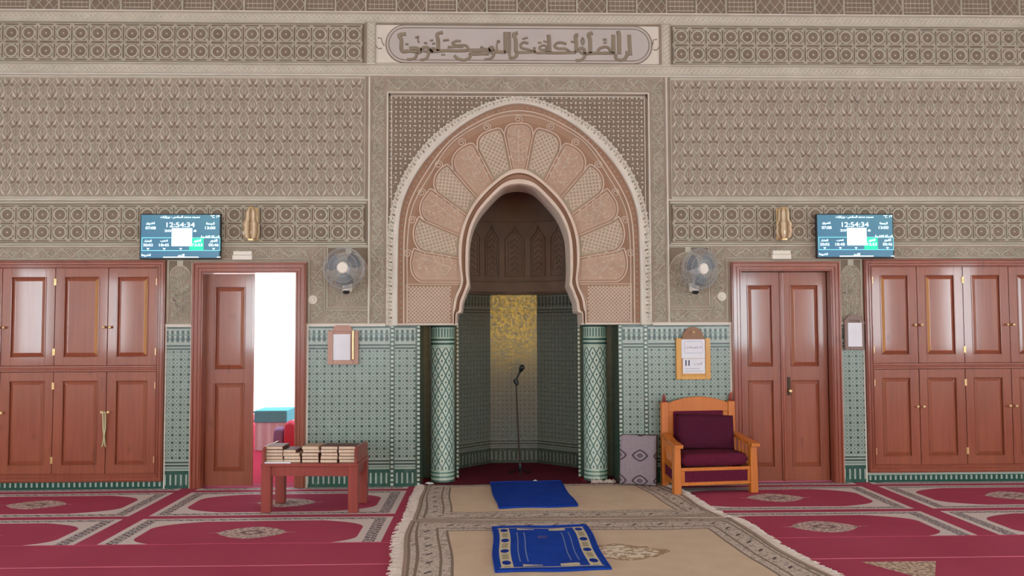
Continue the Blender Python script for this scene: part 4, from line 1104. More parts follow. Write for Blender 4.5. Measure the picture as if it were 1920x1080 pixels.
# ---- prayer time screens
def screen(cx, label):
    w, h = 0.765, 0.437; zc = 2.401; t = thing('wall_screen', label, 'screen', (cx, -0.075, zc), 0, 'prayer time screens')
    b = MB(); b.box(-w/2, w/2, 0, 0.035, -h/2, h/2); b.build('screen_casing', 'black_plastic', t, bevel=0.004)
    b = MB(); b.box(-0.12, 0.12, 0.035, 0.0745, -0.10, 0.10); b.build('wall_bracket', 'dark_metal', t)
    g = MB(); g.face([(-w/2+0.010, -0.001, -h/2+0.014), (w/2-0.010, -0.001, -h/2+0.014), (w/2-0.010, -0.001, h/2-0.010), (-w/2+0.010, -0.001, h/2-0.010)], [(0, 0), (0.74, 0), (0.74, 0.41), (0, 0.41)]); d = g.build('display', 'screen_glow', t, fix=False)
    X = lambda px: (px-886)/1430*w; Z = lambda py: -(py-530)/800*h
    def box(name, m, x0, x1, y0, y1, y=-0.0022): q = MB(); q.box(X(x0), X(x1), y, -0.0012, Z(y1), Z(y0)); return q.build(name, m, d)
    box('white_square', 'screen_white', 735, 1095, 385, 700, -0.004)
    box('highlight', 'screen_green', 1050, 1300, 565, 775)
    q = MB()
    for a, e, c, f in ((205, 1595, 548, 558), (205, 1595, 772, 782), (205, 214, 548, 782), (1586, 1595, 548, 782)): q.box(X(a), X(e), -0.002, -0.0012, Z(f), Z(c))
    q.build('table_border', 'screen_aqua', d)
    q = MB(); q.box(X(590), X(1215), -0.002, -0.0012, Z(902), Z(886)); q.build('bar', 'screen_white', d); q = MB(); q.box(X(1540), X(1605), -0.002, -0.0012, Z(902), Z(888)); q.build('bar', 'screen_white', d)
    tx = lambda name, s, px, py, hh, wd=None, ar=False, bold=0.0004: text(name, s, hh/800*h, 'screen_white', d, (X(px), -0.003, Z(py)), wd/1430*w if wd else None, bold, 0.0006, ar)
    tx('title_text', 'مسجد محمد السادس - ورزازات', 880, 190, 60, 700, True, 0.0006)
    tx('clock_text', '12:54:34', 890, 325, 85, 500)
    tx('date_text', '2024-02-16', 890, 430, 40, 570)
    for s, px, py in (('الشروق', 355, 300), ('الجمعة', 1415, 305)): tx('heading_text', s, px, py, 50, 150, True, 0.0006)
    tx('time_text', '07:08', 360, 380, 50, 180); tx('time_text', '13:00', 1415, 380, 50, 180)
    for s, px in (('العشاء', 315), ('المغرب', 600), ('الظهر', 1190), ('الفجر', 1480)): tx('heading_text', s, px, 608, 40, 130, True, 0.0006)
    for s, px in (('20:02', 318), ('18:45', 600), ('12:53', 1195), ('05:46', 1480)): tx('time_text', s, px, 680, 48, 175)
    tx('notice_text', 'الصلاة القادمة', 1415, 535, 50, 330, True, 0.0006)
    tx('corner_text', 'الشريعة', 285, 860, 50, 165, True, 0.0006); tx('corner_text', '°C 19', 1500, 178, 50, 160); tx('footer_text', 'الأحد'.replace('أ', 'ا'), 905, 862, 30, 120, True, 0.0006)
    q = MB()
    for px in (318, 605, 897, 1190, 1480):
        q = MB(); q.prism([(X(px-26), Z(735)), (X(px+26), Z(735)), (X(px), Z(768))], -0.002, -0.0012); q.build('pointer', 'screen_white', d)
screen(-3.240, 'lit prayer time screen above the left cupboard and open door')
screen(3.300, 'lit prayer time screen above the closed door and right cupboard')

# ---- wall fans
def fan(cx, cz, yaw, tilt, label):
    t = thing('wall_fan', label, 'fan', (cx, 0, cz), 0, 'wall fans beside the arch')
    rot = Matrix.Rotation(yaw, 4, 'Z') @ Matrix.Rotation(tilt, 4, 'X'); piv = Vector((0, -0.17, 0.10))
    def put(mb): mb.v = [tuple(piv+(rot @ Vector(p))) for p in mb.v]; return mb
    b = MB(); b.box(-0.045, 0.045, -0.05, 0.0, -0.12, -0.03); b.box(-0.032, 0.032, -0.095, -0.048, -0.115, -0.06); b.build('wall_mount', 'white_plastic', t, bevel=0.012)
    b = MB(); b.lathe([(0.02, -0.012), (0.034, 0.0), (0.030, 0.02)], (0, -0.085, -0.128), 14); b.build('mount_knob', 'black_plastic', t, smooth=50)
    b = MB(); b.tube([(0, -0.075, -0.08), (0, -0.10, 0.0), tuple(piv+rot @ Vector((0, 0.03, -0.02)))], [0.026, 0.022, 0.030], 12); b.build('neck', 'fan_grey', t, smooth=60)
    b = MB(); b.lathe([(0.020, 0.07), (0.050, 0.06), (0.056, 0.02), (0.050, -0.005)], (0, 0, 0), 20, 'y'); put(b).build('motor_housing', 'fan_grey', t, smooth=40)
    Rr = 0.195; b = MB()
    for r, y in ((Rr, -0.045), (Rr*0.97, -0.075), (Rr*0.97, -0.015), (Rr*0.70, -0.095), (Rr*0.42, -0.103)): b.tube([(r*math.cos(2*PI*k/40), y, r*math.sin(2*PI*k/40)) for k in range(40)], 0.0030 if r == Rr else 0.0022, 5, closed=True)
    for k in range(60):
        a = 2*PI*k/60; b.tube([(r*math.cos(a), y, r*math.sin(a)) for r, y in ((0.055, -0.100), (Rr*0.70, -0.095), (Rr*0.96, -0.075), (Rr, -0.045), (Rr*0.9, -0.005), (0.06, 0.015))], 0.0013, 4)
    put(b).build('cage', 'wire', t)
    for k in range(3):
        b = MB(); a0 = R(35+120*k)
        def P(u, v):
            r = 0.030+u*0.135; w = (0.30+0.75*math.sin(min(1, u*1.05+0.05)*PI*0.72))*1.02; a = a0+(v-0.5)*w*(1.15); return (r*math.cos(a), -0.045+0.030*(v-0.5)*(1-0.3*u), r*math.sin(a))
        b.grid(8, 8, P); put(b).build('blade', 'fan_blade', t, smooth=180, fix=False)
    b = MB(); b.lathe([(0.052, -0.085), (0.055, -0.100), (0.046, -0.110), (0.010, -0.113)], (0, 0, 0), 24, 'y'); put(b).build('badge', 'white_plastic', t, smooth=40)
fan(-1.655, 1.985, R(-3), R(0), 'grey wall fan facing straight out, left of the mihrab arch')
fan(1.715, 1.975, R(24), R(4), 'grey wall fan turned aside, right of the mihrab arch')

# ---- notice boards
def board(name, label, px, py, mt, m, paper_px, top, extra=None):
    (x0, z1), (x1, z0) = [(W(*q).x, W(*q).z) for q in ((px[0], py[0]), (px[1], py[1]))]; cx, cz = (x0+x1)/2, (z0+z1)/2
    t = thing(name, label, 'notice board', (cx, -0.0065, z0)); w, h = x1-x0, z1-z0; fw = 0.05
    b = MB(); b.box(-w/2, w/2, -0.022, 0, 0, h); b.build('backing_board', m, t, bevel=0.006)
    b = MB()
    for a, e, c, f in ((-w/2, -w/2+fw, 0, h), (w/2-fw, w/2, 0, h), (-w/2+fw, w/2-fw, 0, fw*0.8)): b.box(a, e, -0.036, -0.0225, c, f)
    b.build('rim', m, t, bevel=0.004)
    return t, w, h
t, w, h = board('notice_board', 'pinkish wooden page board left of the niche, single white sheet', (616, 673), (620, 683), None, 'wood_pinkish', None, None)
b = MB(); b.prism([(-w/2+0.04, h-0.01), (w/2-0.06, h-0.01), (w/2-0.07, h+0.035), (w/2-0.10, h+0.052), (-w/2+0.08, h+0.052), (-w/2+0.05, h+0.03)], -0.030, -0.004); b.build('headpiece', 'wood_pinkish', t, bevel=0.004)
b = MB(); b.box(-w/2+0.052, w/2-0.078, -0.030, -0.0228, 0.042, h-0.035); b.build('paper_sheet', 'paper', t)
b = MB(); b.tube([(w/2-0.050, -0.046, 0.05), (w/2-0.050, -0.046, h)], 0.010, 10); b.build('brass_rail', 'brass', t, smooth=60)
t, w, h = board('page_board', 'yellow wooden page board with flip sheets above the armchair', (1266, 1331), (634, 711), None, 'wood_yellow', None, None)
b = MB(); arc = [(0.105*math.cos(PI*k/14), h-0.005+0.115*math.sin(PI*k/14)) for k in range(15)]; b.prism([(0.135, h-0.03), (0.135, h-0.005)]+arc+[(-0.135, h-0.005), (-0.135, h-0.03)], -0.028, -0.004); b.build('headpiece', 'wood_brown', t, bevel=0.004)
b = MB(); b.lathe([(0.006, 0), (0.006, -0.02), (0.014, -0.026), (0.004, -0.034)], (0.0, -0.028, h+0.055), 12, 'y'); b.build('hook', 'brass', t, smooth=50)
b = MB(); b.box(-0.118, 0.112, -0.040, -0.0365, h*0.515, h-0.012); up = b.build('upper_sheet', 'paper', t)
b = MB(); b.box(-0.105, 0.112, -0.036, -0.023, 0.058, h*0.505); lo = b.build('lower_sheet', 'paper', t)
text('sheet_text', 'ذكر اليوم والحزب', 0.03, 'ink', up, (0.0, -0.0412, h*0.77), 0.17, 0.0, 0.0004, True)
b = MB(); b.stroke([(-0.088, h*0.64), (0.088, h*0.64), (0.088, h*0.92), (-0.088, h*0.92)], 0.004, 0.0006, -0.0402, closed=True); b.build('printed_border', 'ink_grey', up)
text('sheet_text', '11', 0.055, 'ink', lo, (-0.060, -0.0366, h*0.40), 0.042, 0.004, 0.0004); text('sheet_text', 'الحزب', 0.03, 'ink', lo, (0.045, -0.0366, h*0.38), 0.075, 0.0, 0.0004, True)
b = MB(); b.stroke([(-0.090, h*0.20), (0.090, h*0.20)], 0.004, 0.0006, -0.0362); b.stroke([(-0.085, h*0.26), (0.06, h*0.26)], 0.004, 0.0006, -0.0362); b.build('printed_rule', 'ink_grey', lo)
t, w, h = board('notice_board', 'small grey-brown gabled page board between right door and cupboard', (1580, 1618), (600, 656), None, 'wood_greybrown', None, None)
b = MB(); b.prism([(-w/2, h-0.004), (w/2, h-0.004), (w/2-0.035, h+0.034), (0.03, h+0.056), (-0.03, h+0.056), (-w/2+0.035, h+0.034)], -0.034, -0.002); b.build('headpiece', 'wood_greybrown', t, bevel=0.004)
b = MB(); b.box(-w/2+0.032, w/2-0.026, -0.040, -0.0368, 0.034, h-0.028); b.build('paper_sheet', 'paper', t)

# ---- lamps and boxes over the doors
def sconce(x, label):
    t = thing('wall_lamp', label, 'lamp', (x, -0.012, 2.37), 0, 'glass lamps over the doors')
    b = MB(); b.box(-0.045, 0.045, -0.012, 0.0095, -0.005, 0.31); b.build('back_plate', 'brass', t, bevel=0.005)
    prof_ = [(0.030, 0.0), (0.060, 0.006), (0.074, 0.04), (0.082, 0.075), (0.074, 0.11), (0.080, 0.125), (0.078, 0.15), (0.060, 0.175), (0.054, 0.20), (0.056, 0.255), (0.046, 0.28), (0.030, 0.295)]
    b = MB(); n = 36
    for i in range(len(prof_)-1):
        for k in range(n):
            q = [];
            for (r, z), kk in ((prof_[i], k), (prof_[i], k+1), (prof_[i+1], k+1), (prof_[i+1], k)):
                a = 2*PI*kk/n; r2 = r*(1.0 if kk % 2 else 0.90); q.append((r2*math.cos(a), -0.095+r2*math.sin(a), z))
            b.face(q, [(k*0.012, prof_[i][1]), ((k+1)*0.012, prof_[i][1]), ((k+1)*0.012, prof_[i+1][1]), (k*0.012, prof_[i+1][1])])
    b.build('ribbed_glass', 'glass_amber', t, weld=True)
    b = MB(); b.lathe([(0.034, -0.012), (0.036, 0.004), (0.02, 0.008)], (0, -0.095, -0.002), 16); b.lathe([(0.034, 0), (0.030, 0.012), (0.012, 0.02)], (0, -0.095, 0.293), 16); b.build('cap', 'brass', t, smooth=50)
sconce(W(1463, 420).x, 'ribbed amber glass lamp above the closed right door'); sconce(-2.56, 'ribbed amber glass lamp above the open left door')
def wbox(x, label):
    t = thing('junction_box', label, 'box', (x, -0.002, 2.178), 0, 'white boxes over the doors')
    b = MB(); b.box(-0.095, 0.095, -0.045, 0, 0.0, 0.045); b.build('box_base', 'white_plastic', t, bevel=0.004); b = MB(); b.box(-0.088, 0.090, -0.040, 0, 0.047, 0.085); b.build('box_lid', 'white_plastic', t, bevel=0.005)
wbox(W(1463, 478).x, 'small white box on top of the right door frame'); wbox(-2.66, 'small white box on top of the left door frame')
for px, py, l in ((587, 562, 'small round wall button beside the open left door'), (1353, 556, 'small round wall button beside the right door frame')):
    p = W(px, py); b = MB(); b.lathe([(0.046, 0.0), (0.046, -0.008), (0.040, -0.014), (0.020, -0.016), (0.018, -0.022), (0.008, -0.024)], (0, 0, 0), 24, 'y')
    tag(b.build('wall_button', 'plaster_light', loc=(p.x, -0.004, p.z), smooth=35), l, 'button', 'round wall buttons')
# ---- carpets
def carpet(name, label, m, x0, x1, y0, y1, z=0.0, edge='carpet_edge'):
    t = thing(name, label, 'carpet', ((x0+x1)/2, (y0+y1)/2, z))
    b = MB(); r = random.Random(3)
    def P(u, v): x = x0+(x1-x0)*u; y = y0+(y1-y0)*v; return (x, y, z+0.0015*math.sin(x*3.1+y*2)*math.sin(y*4.3+x))
    nx, ny = 60, max(2, int((y1-y0)*8)); b.grid(nx, ny, P)
    L = [P(k/nx, 0) for k in range(nx+1)]
    for q, w in zip(L[:-1], L[1:]): b.face([q, w, (w[0], w[1]-0.001, z-0.011), (q[0], q[1]-0.001, z-0.011)], None)
    wchild(b, 'pile', m, t, smooth=60)
    if edge:
        b = MB(); b.tube([(p[0], p[1]-0.003, p[2]+0.0005) for p in L], 0.0032, 5); wchild(b, 'edge_binding', edge, t, smooth=180)
    return t
carpet('prayer_carpet', 'red carpet strip along the wall with pale bordered prayer panels', 'carpet_pattern', -8.4, 8.4, -2.155, -0.017, 0.0, 'carpet_plain')
carpet('prayer_carpet', 'plain dark red carpet strip laid in front of the bordered panels', 'carpet_plain', -8.4, 8.4, -2.72, -2.158, -0.001)
carpet('prayer_carpet', 'nearest red carpet strip at the bottom edge with one pale ornament', 'carpet_near', -8.4, 8.4, -8.0, -2.725, -0.002)
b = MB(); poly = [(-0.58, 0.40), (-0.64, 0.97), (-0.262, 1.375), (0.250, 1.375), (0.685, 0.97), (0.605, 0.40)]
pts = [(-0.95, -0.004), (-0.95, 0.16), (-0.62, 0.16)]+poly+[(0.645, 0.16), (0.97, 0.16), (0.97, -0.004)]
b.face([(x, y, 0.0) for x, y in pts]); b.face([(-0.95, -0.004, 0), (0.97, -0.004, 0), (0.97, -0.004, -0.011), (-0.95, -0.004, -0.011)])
tag(b.build('niche_carpet', 'carpet_niche_shade'), 'red carpet, colour darkened for shade, lining the floor of the mihrab niche', 'carpet')

# ---- the two fringed rugs
def rug(name, label, c, dims, m, z, seed, holes=None):
    t = thing(name, label, 'rug', (sum(p[0] for p in c)/4, sum(p[1] for p in c)/4, z)); r = random.Random(seed)
    (bl, br, fr, fl) = [Vector(p) for p in c]; ph = [r.uniform(0, 6) for _ in range(4)]
    def P(u, v, h=0.010):
        p = bl*(1-u)*(1-v)+br*u*(1-v)+fr*u*v+fl*(1-u)*v
        x = p.x+0.010*math.sin(v*9+ph[0])*(1 if u < 0.5 else -1)*abs(2*u-1)+(0.018*math.sin(v*5+ph[1]) if u > 0.98 or u < 0.02 else 0)
        return (x, p.y+0.006*math.sin(u*14+ph[2])*(0 if v < 0.02 else 1), z+h+0.0022*math.sin(u*23+ph[3]+v*6)*math.sin(v*17+u*5))
    b = MB(); nu, nv = 60, 36; b.grid(nu, nv, P, UV=lambda u, v: (u*dims[0], v*dims[1]))
    rim = [(k/nu, 0) for k in range(nu)]+[(1, k/nv) for k in range(nv)]+[(1-k/nu, 1) for k in range(nu)]+[(0, 1-k/nv) for k in range(nv)]
    for q, w in zip(rim, rim[1:]+rim[:1]): a, e = P(*q), P(*w); b.face([a, e, (e[0], e[1], z), (a[0], a[1], z)], [(q[0]*dims[0], q[1]*dims[1]), (w[0]*dims[0], w[1]*dims[1])]*2)
    wchild(b, 'rug_field', m, t, smooth=60, fix=False)
    for side in (0, 1):
        b = MB(); s = -1 if side == 0 else 1
        for k in range(230):
            v = (k+r.random())/230; p = P(side, min(0.999, v)); L = r.uniform(0.045, 0.095); a = r.uniform(-0.5, 0.5)
            b.tube([(p[0]-s*0.004, p[1], z+0.010), (p[0]+s*L*0.5, p[1]+a*L*0.4, z+0.008+r.uniform(0, 0.008)), (p[0]+s*L, p[1]+a*L, z+0.004)], [0.0045, 0.0055, 0.0035], 4)
        o = wchild(b, 'fringe', 'fringe', t)
    return t
rug('fringed_rug', 'far beige rug with grey border, nearest the niche', [(-0.935, -0.022), (1.36, -0.022), (1.575, -1.52), (-0.875, -1.52)], RA, 'rug_far', 0.0018, 4)
rug('fringed_rug', 'near beige rug with a flowered medallion under the patterned blue mat', [(-0.925, -1.535), (1.60, -1.56), (1.79, -3.42), (-0.80, -3.42)], RB, 'rug_near', 0.0020, 9)
# loose fringe bunched at the foot of the right column and the chair
for pos, L, l in (((0.80, 0.075), 0.20, 'tangled pale fringe bunched at the foot of the right column'), ):
    b = MB(); r = random.Random(5)
    for k in range(46):
        x, y = r.uniform(-0.09, 0.14), r.uniform(-0.03, 0.03); a = r.uniform(0, 6.3); q = r.uniform(0.03, 0.06)
        b.tube([(x, y, 0.005), (x+q*0.5*math.cos(a), y+q*0.5*math.sin(a)*0.6, 0.022+r.uniform(0, 0.012)), (x+q*math.cos(a), y+q*math.sin(a)*0.6, 0.005)], 0.0045, 4)
    tag(b.build('loose_fringe', 'fringe', loc=(pos[0], pos[1], 0.0)), l, 'fringe')

# ---- blue prayer mats
def prayer_mat(label, c, m, seed, z=0.0145):
    t = thing('prayer_mat', label, 'prayer mat', (sum(p[0] for p in c)/4, sum(p[1] for p in c)/4, z), 0); r = random.Random(seed)
    bl, br, fr, fl = [Vector(p) for p in c]; ph = [r.uniform(0, 6) for _ in range(3)]
    def P(u, v, h=0.006):
        p = bl*(1-u)*(1-v)+br*u*(1-v)+fr*u*v+fl*(1-u)*v
        return (p.x+0.006*math.sin(v*8+ph[0]), p.y+0.010*math.sin(u*9+ph[1]), z+h+0.003*(1+math.sin(u*7+ph[2]+v*3)*math.sin(v*9)))
    b = MB(); n = 30; b.grid(n, n, P, UV=lambda u, v: (u*MW, v*MD))
    rim = [(k/n, 0) for k in range(n)]+[(1, k/n) for k in range(n)]+[(1-k/n, 1) for k in range(n)]+[(0, 1-k/n) for k in range(n)]
    for q, w in zip(rim, rim[1:]+rim[:1]): a, e = P(*q), P(*w); b.face([a, e, (e[0], e[1], z-0.001), (a[0], a[1], z-0.001)], [(0.01, 0.01)]*4)
    wchild(b, 'mat_pile', m, t, smooth=60, fix=False)
    b = MB(); b.tube([(lambda p: (p[0], p[1], p[2]-0.001))(P(*q)) for q in rim], 0.0055, 6, closed=True); wchild(b, 'mat_hem', 'mat_blue', t, smooth=180)
prayer_mat('plain blue prayer mat laid nearest the niche', [(-0.285, 0.050), (0.400, 0.095), (0.450, -1.085), (-0.213, -1.135)], 'mat_blue', 1)
prayer_mat('blue prayer mat with cream patterned border in the foreground', [(-0.265, -1.825), (0.441, -1.800), (0.455, -2.975), (-0.262, -3.0)], 'mat_pattern', 2)
b = MB(); b.grid(6, 4, lambda u, v: (0.12+u*0.085, 0.115+v*0.04+0.02*u, 0.002+0.022*math.sin(u*PI)*math.sin(v*PI)+0.006*math.sin(u*9)*math.sin(v*7)))
tag(b.build('crumpled_tissue', 'white_cloth', smooth=60), 'small crumpled white tissue behind the plain blue mat', 'tissue')
b = MB(); b.grid(6, 4, lambda u, v: (-0.915+u*0.09, 0.10+v*0.035-0.03*u, 0.002+0.020*math.sin(u*PI)*math.sin(v*PI)+0.004*math.sin(u*9)))
tag(b.build('paper_scrap', 'white_cloth', smooth=60), 'white paper scrap in the dark recess beside the left column', 'paper')

# ---- microphone on its stand in the niche
t = thing('microphone_stand', 'slim dark stand in the niche holding a tilted microphone', 'microphone', (0.03, 0.62, 0.0))
px, pz = -0.005, 0.97
b = MB(); b.lathe([(0.012, 0.03), (0.016, 0.05), (0.016, 0.10), (0.010, 0.12)], (0, 0, 0), 12)
for k in range(3):
    a = R(30+120*k); b.tube([(0, 0, 0.06), (0.06*math.cos(a), 0.06*math.sin(a), 0.03), (0.13*math.cos(a), 0.13*math.sin(a), 0.007)], 0.007, 6)
b.build('tripod_base', 'black_plastic', t, smooth=50)
b = MB(); b.tube([(0, 0, 0.05), (-0.018, 0, 0.5), (-0.036, 0, 0.955)], 0.008, 8); b.build('pole', 'dark_metal', t, smooth=60)
b = MB(); b.tube([(-0.05, 0, 0.985), (-0.036, 0, 0.955), (-0.020, -0.01, 0.92)], [0.020, 0.026, 0.014], 10); b.build('clamp', 'black_plastic', t, smooth=60)
b = MB(); b.tube([(-0.040, -0.005, 0.965), (0.010, -0.02, 1.075)], 0.010, 8); b.build('boom', 'black_plastic', t, smooth=60)
b = MB(); b.tube([(0.004, -0.018, 1.06), (0.018, -0.023, 1.09), (0.030, -0.027, 1.115), (0.036, -0.029, 1.128)], [0.014, 0.026, 0.028, 0.014], 12); b.build('microphone_head', 'black_plastic', t, smooth=60)

# ---- armchair
t = thing('armchair', 'orange wooden armchair with maroon velvet cushions beside the right door', 'chair', (1.745, -0.285, 0.0), R(7))
fy, by, hw, hb = -0.225, 0.205, 0.365, 0.335
for s in (-1, 1):
    b = MB(); b.hexa([(s*hw-0.040, fy-0.03, 0.0), (s*hw+0.034, fy-0.03, 0.0), (s*hw+0.034, fy+0.045, 0.0), (s*hw-0.040, fy+0.045, 0.0), (s*hw-0.032, fy-0.022, 0.43), (s*hw+0.030, fy-0.022, 0.43), (s*hw+0.030, fy+0.04, 0.43), (s*hw-0.032, fy+0.04, 0.43)]); b.build('front_leg', 'wood_orange', t, bevel=0.008)
    b = MB(); b.hexa([(s*hb-0.035, by-0.04, 0.0), (s*hb+0.035, by-0.04, 0.0), (s*hb+0.035, by+0.02, 0.0), (s*hb-0.035, by+0.02, 0.0), (s*hb-0.035, by-0.03, 0.80), (s*hb+0.035, by-0.03, 0.80), (s*hb+0.035, by+0.03, 0.80), (s*hb-0.035, by+0.03, 0.80)]); bp = b.build('back_post', 'wood_orange', t, bevel=0.007)
    b = MB(); b.lathe([(0.022, 0.798), (0.024, 0.81), (0.012, 0.818), (0.020, 0.83), (0.016, 0.85), (0.006, 0.875), (0.003, 0.882)], (s*hb, by, 0), 12); b.build('finial', 'wood_table', t, smooth=50)
    b = MB()
    pts = [(hw, fy-0.06, 0.452), (hw, fy, 0.462), (hw-0.005, fy+0.15, 0.478), (hb+0.004, by-0.05, 0.515)]
    for p, q in zip(pts[:-1], pts[1:]):
        b.hexa([(s*p[0]-0.042, p[1], p[2]-0.034), (s*p[0]+0.042, p[1], p[2]-0.034), (s*q[0]+0.038, q[1], q[2]-0.034), (s*q[0]-0.038, q[1], q[2]-0.034), (s*p[0]-0.042, p[1], p[2]), (s*p[0]+0.042, p[1], p[2]), (s*q[0]+0.038, q[1], q[2]), (s*q[0]-0.038, q[1], q[2])])
    b.build('armrest', 'wood_orange', t, bevel=0.006)
    b = MB(); b.hexa([(s*hw-0.018, fy+0.03, 0.20), (s*hw+0.018, fy+0.03, 0.20), (s*hb+0.018, by-0.03, 0.23), (s*hb-0.018, by-0.03, 0.23), (s*hw-0.018, fy+0.03, 0.245), (s*hw+0.018, fy+0.03, 0.245), (s*hb+0.018, by-0.03, 0.275), (s*hb-0.018, by-0.03, 0.275)])
    b.hexa([(s*hw-0.018, fy+0.03, 0.07), (s*hw+0.018, fy+0.03, 0.07), (s*hb+0.018, by-0.03, 0.10), (s*hb-0.018, by-0.03, 0.10), (s*hw-0.018, fy+0.03, 0.105), (s*hw+0.018, fy+0.03, 0.105), (s*hb+0.018, by-0.03, 0.135), (s*hb-0.018, by-0.03, 0.135)]); b.build('side_rail', 'wood_orange', t, bevel=0.004)
    for k in range(5):
        f = (k+0.7)/5.6; x, y = s*(hw+(hb-hw)*f), fy+0.03+(by-fy-0.07)*f; zt = 0.435+0.045*f; z0 = 0.24+0.03*f
        b = MB(); hh = zt-z0; b.lathe([(0.008, 0), (0.014, hh*0.12), (0.008, hh*0.2), (0.015, hh*0.45), (0.008, hh*0.75), (0.012, hh*0.85), (0.008, hh)], (x, y, z0), 8); b.build('spindle', 'wood_orange', t, smooth=50)
    b = MB(); b.hexa([(s*hw-0.010, fy+0.04, 0.107), (s*hw+0.010, fy+0.04, 0.107), (s*hb+0.010, by-0.04, 0.135), (s*hb-0.010, by-0.04, 0.135), (s*hw-0.010, fy+0.04, 0.199), (s*hw+0.010, fy+0.04, 0.199), (s*hb+0.010, by-0.04, 0.229), (s*hb-0.010, by-0.04, 0.229)]); b.build('side_panel', 'velvet', t)
b = MB(); b.box(-hw+0.030, hw-0.030, fy-0.012, fy+0.02, 0.210, 0.240); b.box(-hw+0.030, hw-0.030, fy-0.012, fy+0.02, 0.080, 0.110); b.build('front_rail', 'wood_orange', t, bevel=0.004)
b = MB(); b.box(-hw+0.030, -hw+0.070, fy-0.008, fy+0.016, 0.110, 0.210); b.box(hw-0.060, hw-0.030, fy-0.008, fy+0.016, 0.110, 0.210); b.build('front_stile', 'wood_orange', t, bevel=0.003)
b = MB(); b.box(-hw+0.062, hw-0.052, fy-0.002, fy+0.012, 0.108, 0.212); b.build('front_panel', 'velvet', t, bevel=0.003)
def pillow(mb, w, d, h, n=10, p=0.35):
    """a stuffed cushion w x d x h resting on z = 0"""
    def f(t): return math.copysign(abs(t)**p, t)
    def P(s):
        def q(u, v):
            x, y = 2*u-1, 2*v-1; e = (max(0, 1-x**14)*max(0, 1-y**14))**0.4; return (x*w/2*(0.97+0.03*e), y*d/2*(0.97+0.03*e), h/2+s*h/2*(0.80*e+0.20*max(0,(1-x*x))*max(0,(1-y*y)))*1.0)
        return q
    mb.grid(18, 18, P(1)); mb.grid(18, 18, P(-1))
b = MB(); pillow(b, 2*hw-0.07, 0.43, 0.135); b.build('seat_cushion', 'velvet', t, loc=(0, -0.022, 0.234), smooth=70, weld=True)
b = MB(); arc = [(-hb+0.035+(2*hb-0.07)*k/20, 0.785+0.062*math.sin(PI*k/20)**0.8) for k in range(21)]; b.prism([(hb-0.035, 0.705), (-hb+0.035, 0.705)]+arc, by-0.022, by+0.022); b.build('crest_rail', 'wood_orange', t, bevel=0.004, seg=1)
b = MB(); b.box(-hb+0.035, hb-0.035, by-0.012, by+0.015, 0.24, 0.29); b.build('lower_back_rail', 'wood_orange', t, bevel=0.004)
b = MB(); b.box(-hb+0.035, -hb+0.085, by-0.016, by+0.014, 0.29, 0.705); b.box(hb-0.085, hb-0.035, by-0.016, by+0.014, 0.29, 0.705); b.build('back_stile', 'wood_orange', t, bevel=0.004)
b = MB(); b.box(-hb+0.085, hb-0.085, by-0.026, by+0.010, 0.29, 0.715); b.build('back_panel', 'velvet', t, bevel=0.01)
b = MB(); pillow(b, 0.585, 0.335, 0.13); b.build('back_cushion', 'velvet_dark', t, loc=(0.030, 0.155, 0.508), rot=(R(80), R(2.5), 0), smooth=70, weld=True); 
t.children[-1].location = (0.022, by-0.085+0.015, 0.508)

# ---- upright cushion by the right column
t = thing('floor_cushion', 'lavender grey floor cushion with lozenge eyes standing against the wall', 'cushion', (1.135, -0.105, 0.0135), R(-20))
b = MB(); w, h, d = 0.365, 0.475, 0.115
def cf(u, v, s=-1):
    x, z = 2*u-1, 2*v-1; e = (max(0, 1-x**6)*max(0, 1-z**6))**0.45; return (x*w/2*(0.95+0.05*e), s*(d*0.30+d*0.20*e)+0.055*v, h/2+z*h/2*(0.97+0.03*e))
b.grid(20, 20, cf, 0, lambda u, v: (u*w, v*h)); b.grid(20, 20, lambda u, v: cf(u, v, 1), 0, lambda u, v: (u*w, v*h)); b.build('cushion_cover', 'cushion_cloth', t, smooth=70)
b = MB(); rim = [(k/20, 0) for k in range(20)]+[(1, k/20) for k in range(20)]+[(1-k/20, 1) for k in range(20)]+[(0, 1-k/20) for k in range(20)]
for q, r_ in zip(rim, rim[1:]+rim[:1]): b.face([cf(*q), cf(*r_), cf(*r_, 1), cf(*q, 1)])
b.build('cushion_gusset', 'cushion_side', t, smooth=70)

# ---- book table
tx, ty = -1.757, -0.945
t = thing('book_table', 'low red-brown wooden table with raised ends carrying stacked books', 'table', (tx, ty, 0.0018), R(-3))
L2, D2 = 0.405, 0.235
for sx in (-1, 1):
    for sy in (-1, 1):
        b = MB(); x, y = sx*(L2-0.045), sy*(D2-0.04); b.box(x-0.040, x+0.040, y-0.036, y+0.036, 0, 0.378); b.build('leg', 'wood_table', t, bevel=0.004)
    b = MB(); b.prism([(-D2, 0.402), (D2, 0.402), (D2, 0.50), (D2-0.05, 0.535), (-D2+0.05, 0.535), (-D2, 0.50)], 0, 0.022)
    b.v = [(sx*(L2-0.006)-sx*0.016+p[1]-0.011, p[0], p[2]) for p in b.v]; b.build('end_board', 'wood_table', t, bevel=0.003)
b = MB(); b.box(-L2, L2, -D2, D2, 0.378, 0.402); b.build('tabletop', 'wood_table', t, bevel=0.004)
for s in (-1, 1): b = MB(); b.box(-L2+0.08, L2-0.08, s*(D2-0.035)-0.012, s*(D2-0.035)+0.012, 0.295, 0.378); b.build('apron', 'wood_table', t, bevel=0.003)
for s in (-1, 1):
    b = MB(); b.box(s*(L2-0.035)-0.012, s*(L2-0.035)+0.012, -D2+0.076, D2-0.076, 0.295, 0.378); b.build('side_apron', 'wood_table', t, bevel=0.003)
TM = Matrix.Translation((tx, ty, 0.0018)) @ Matrix.Rotation(R(-3), 4, 'Z')
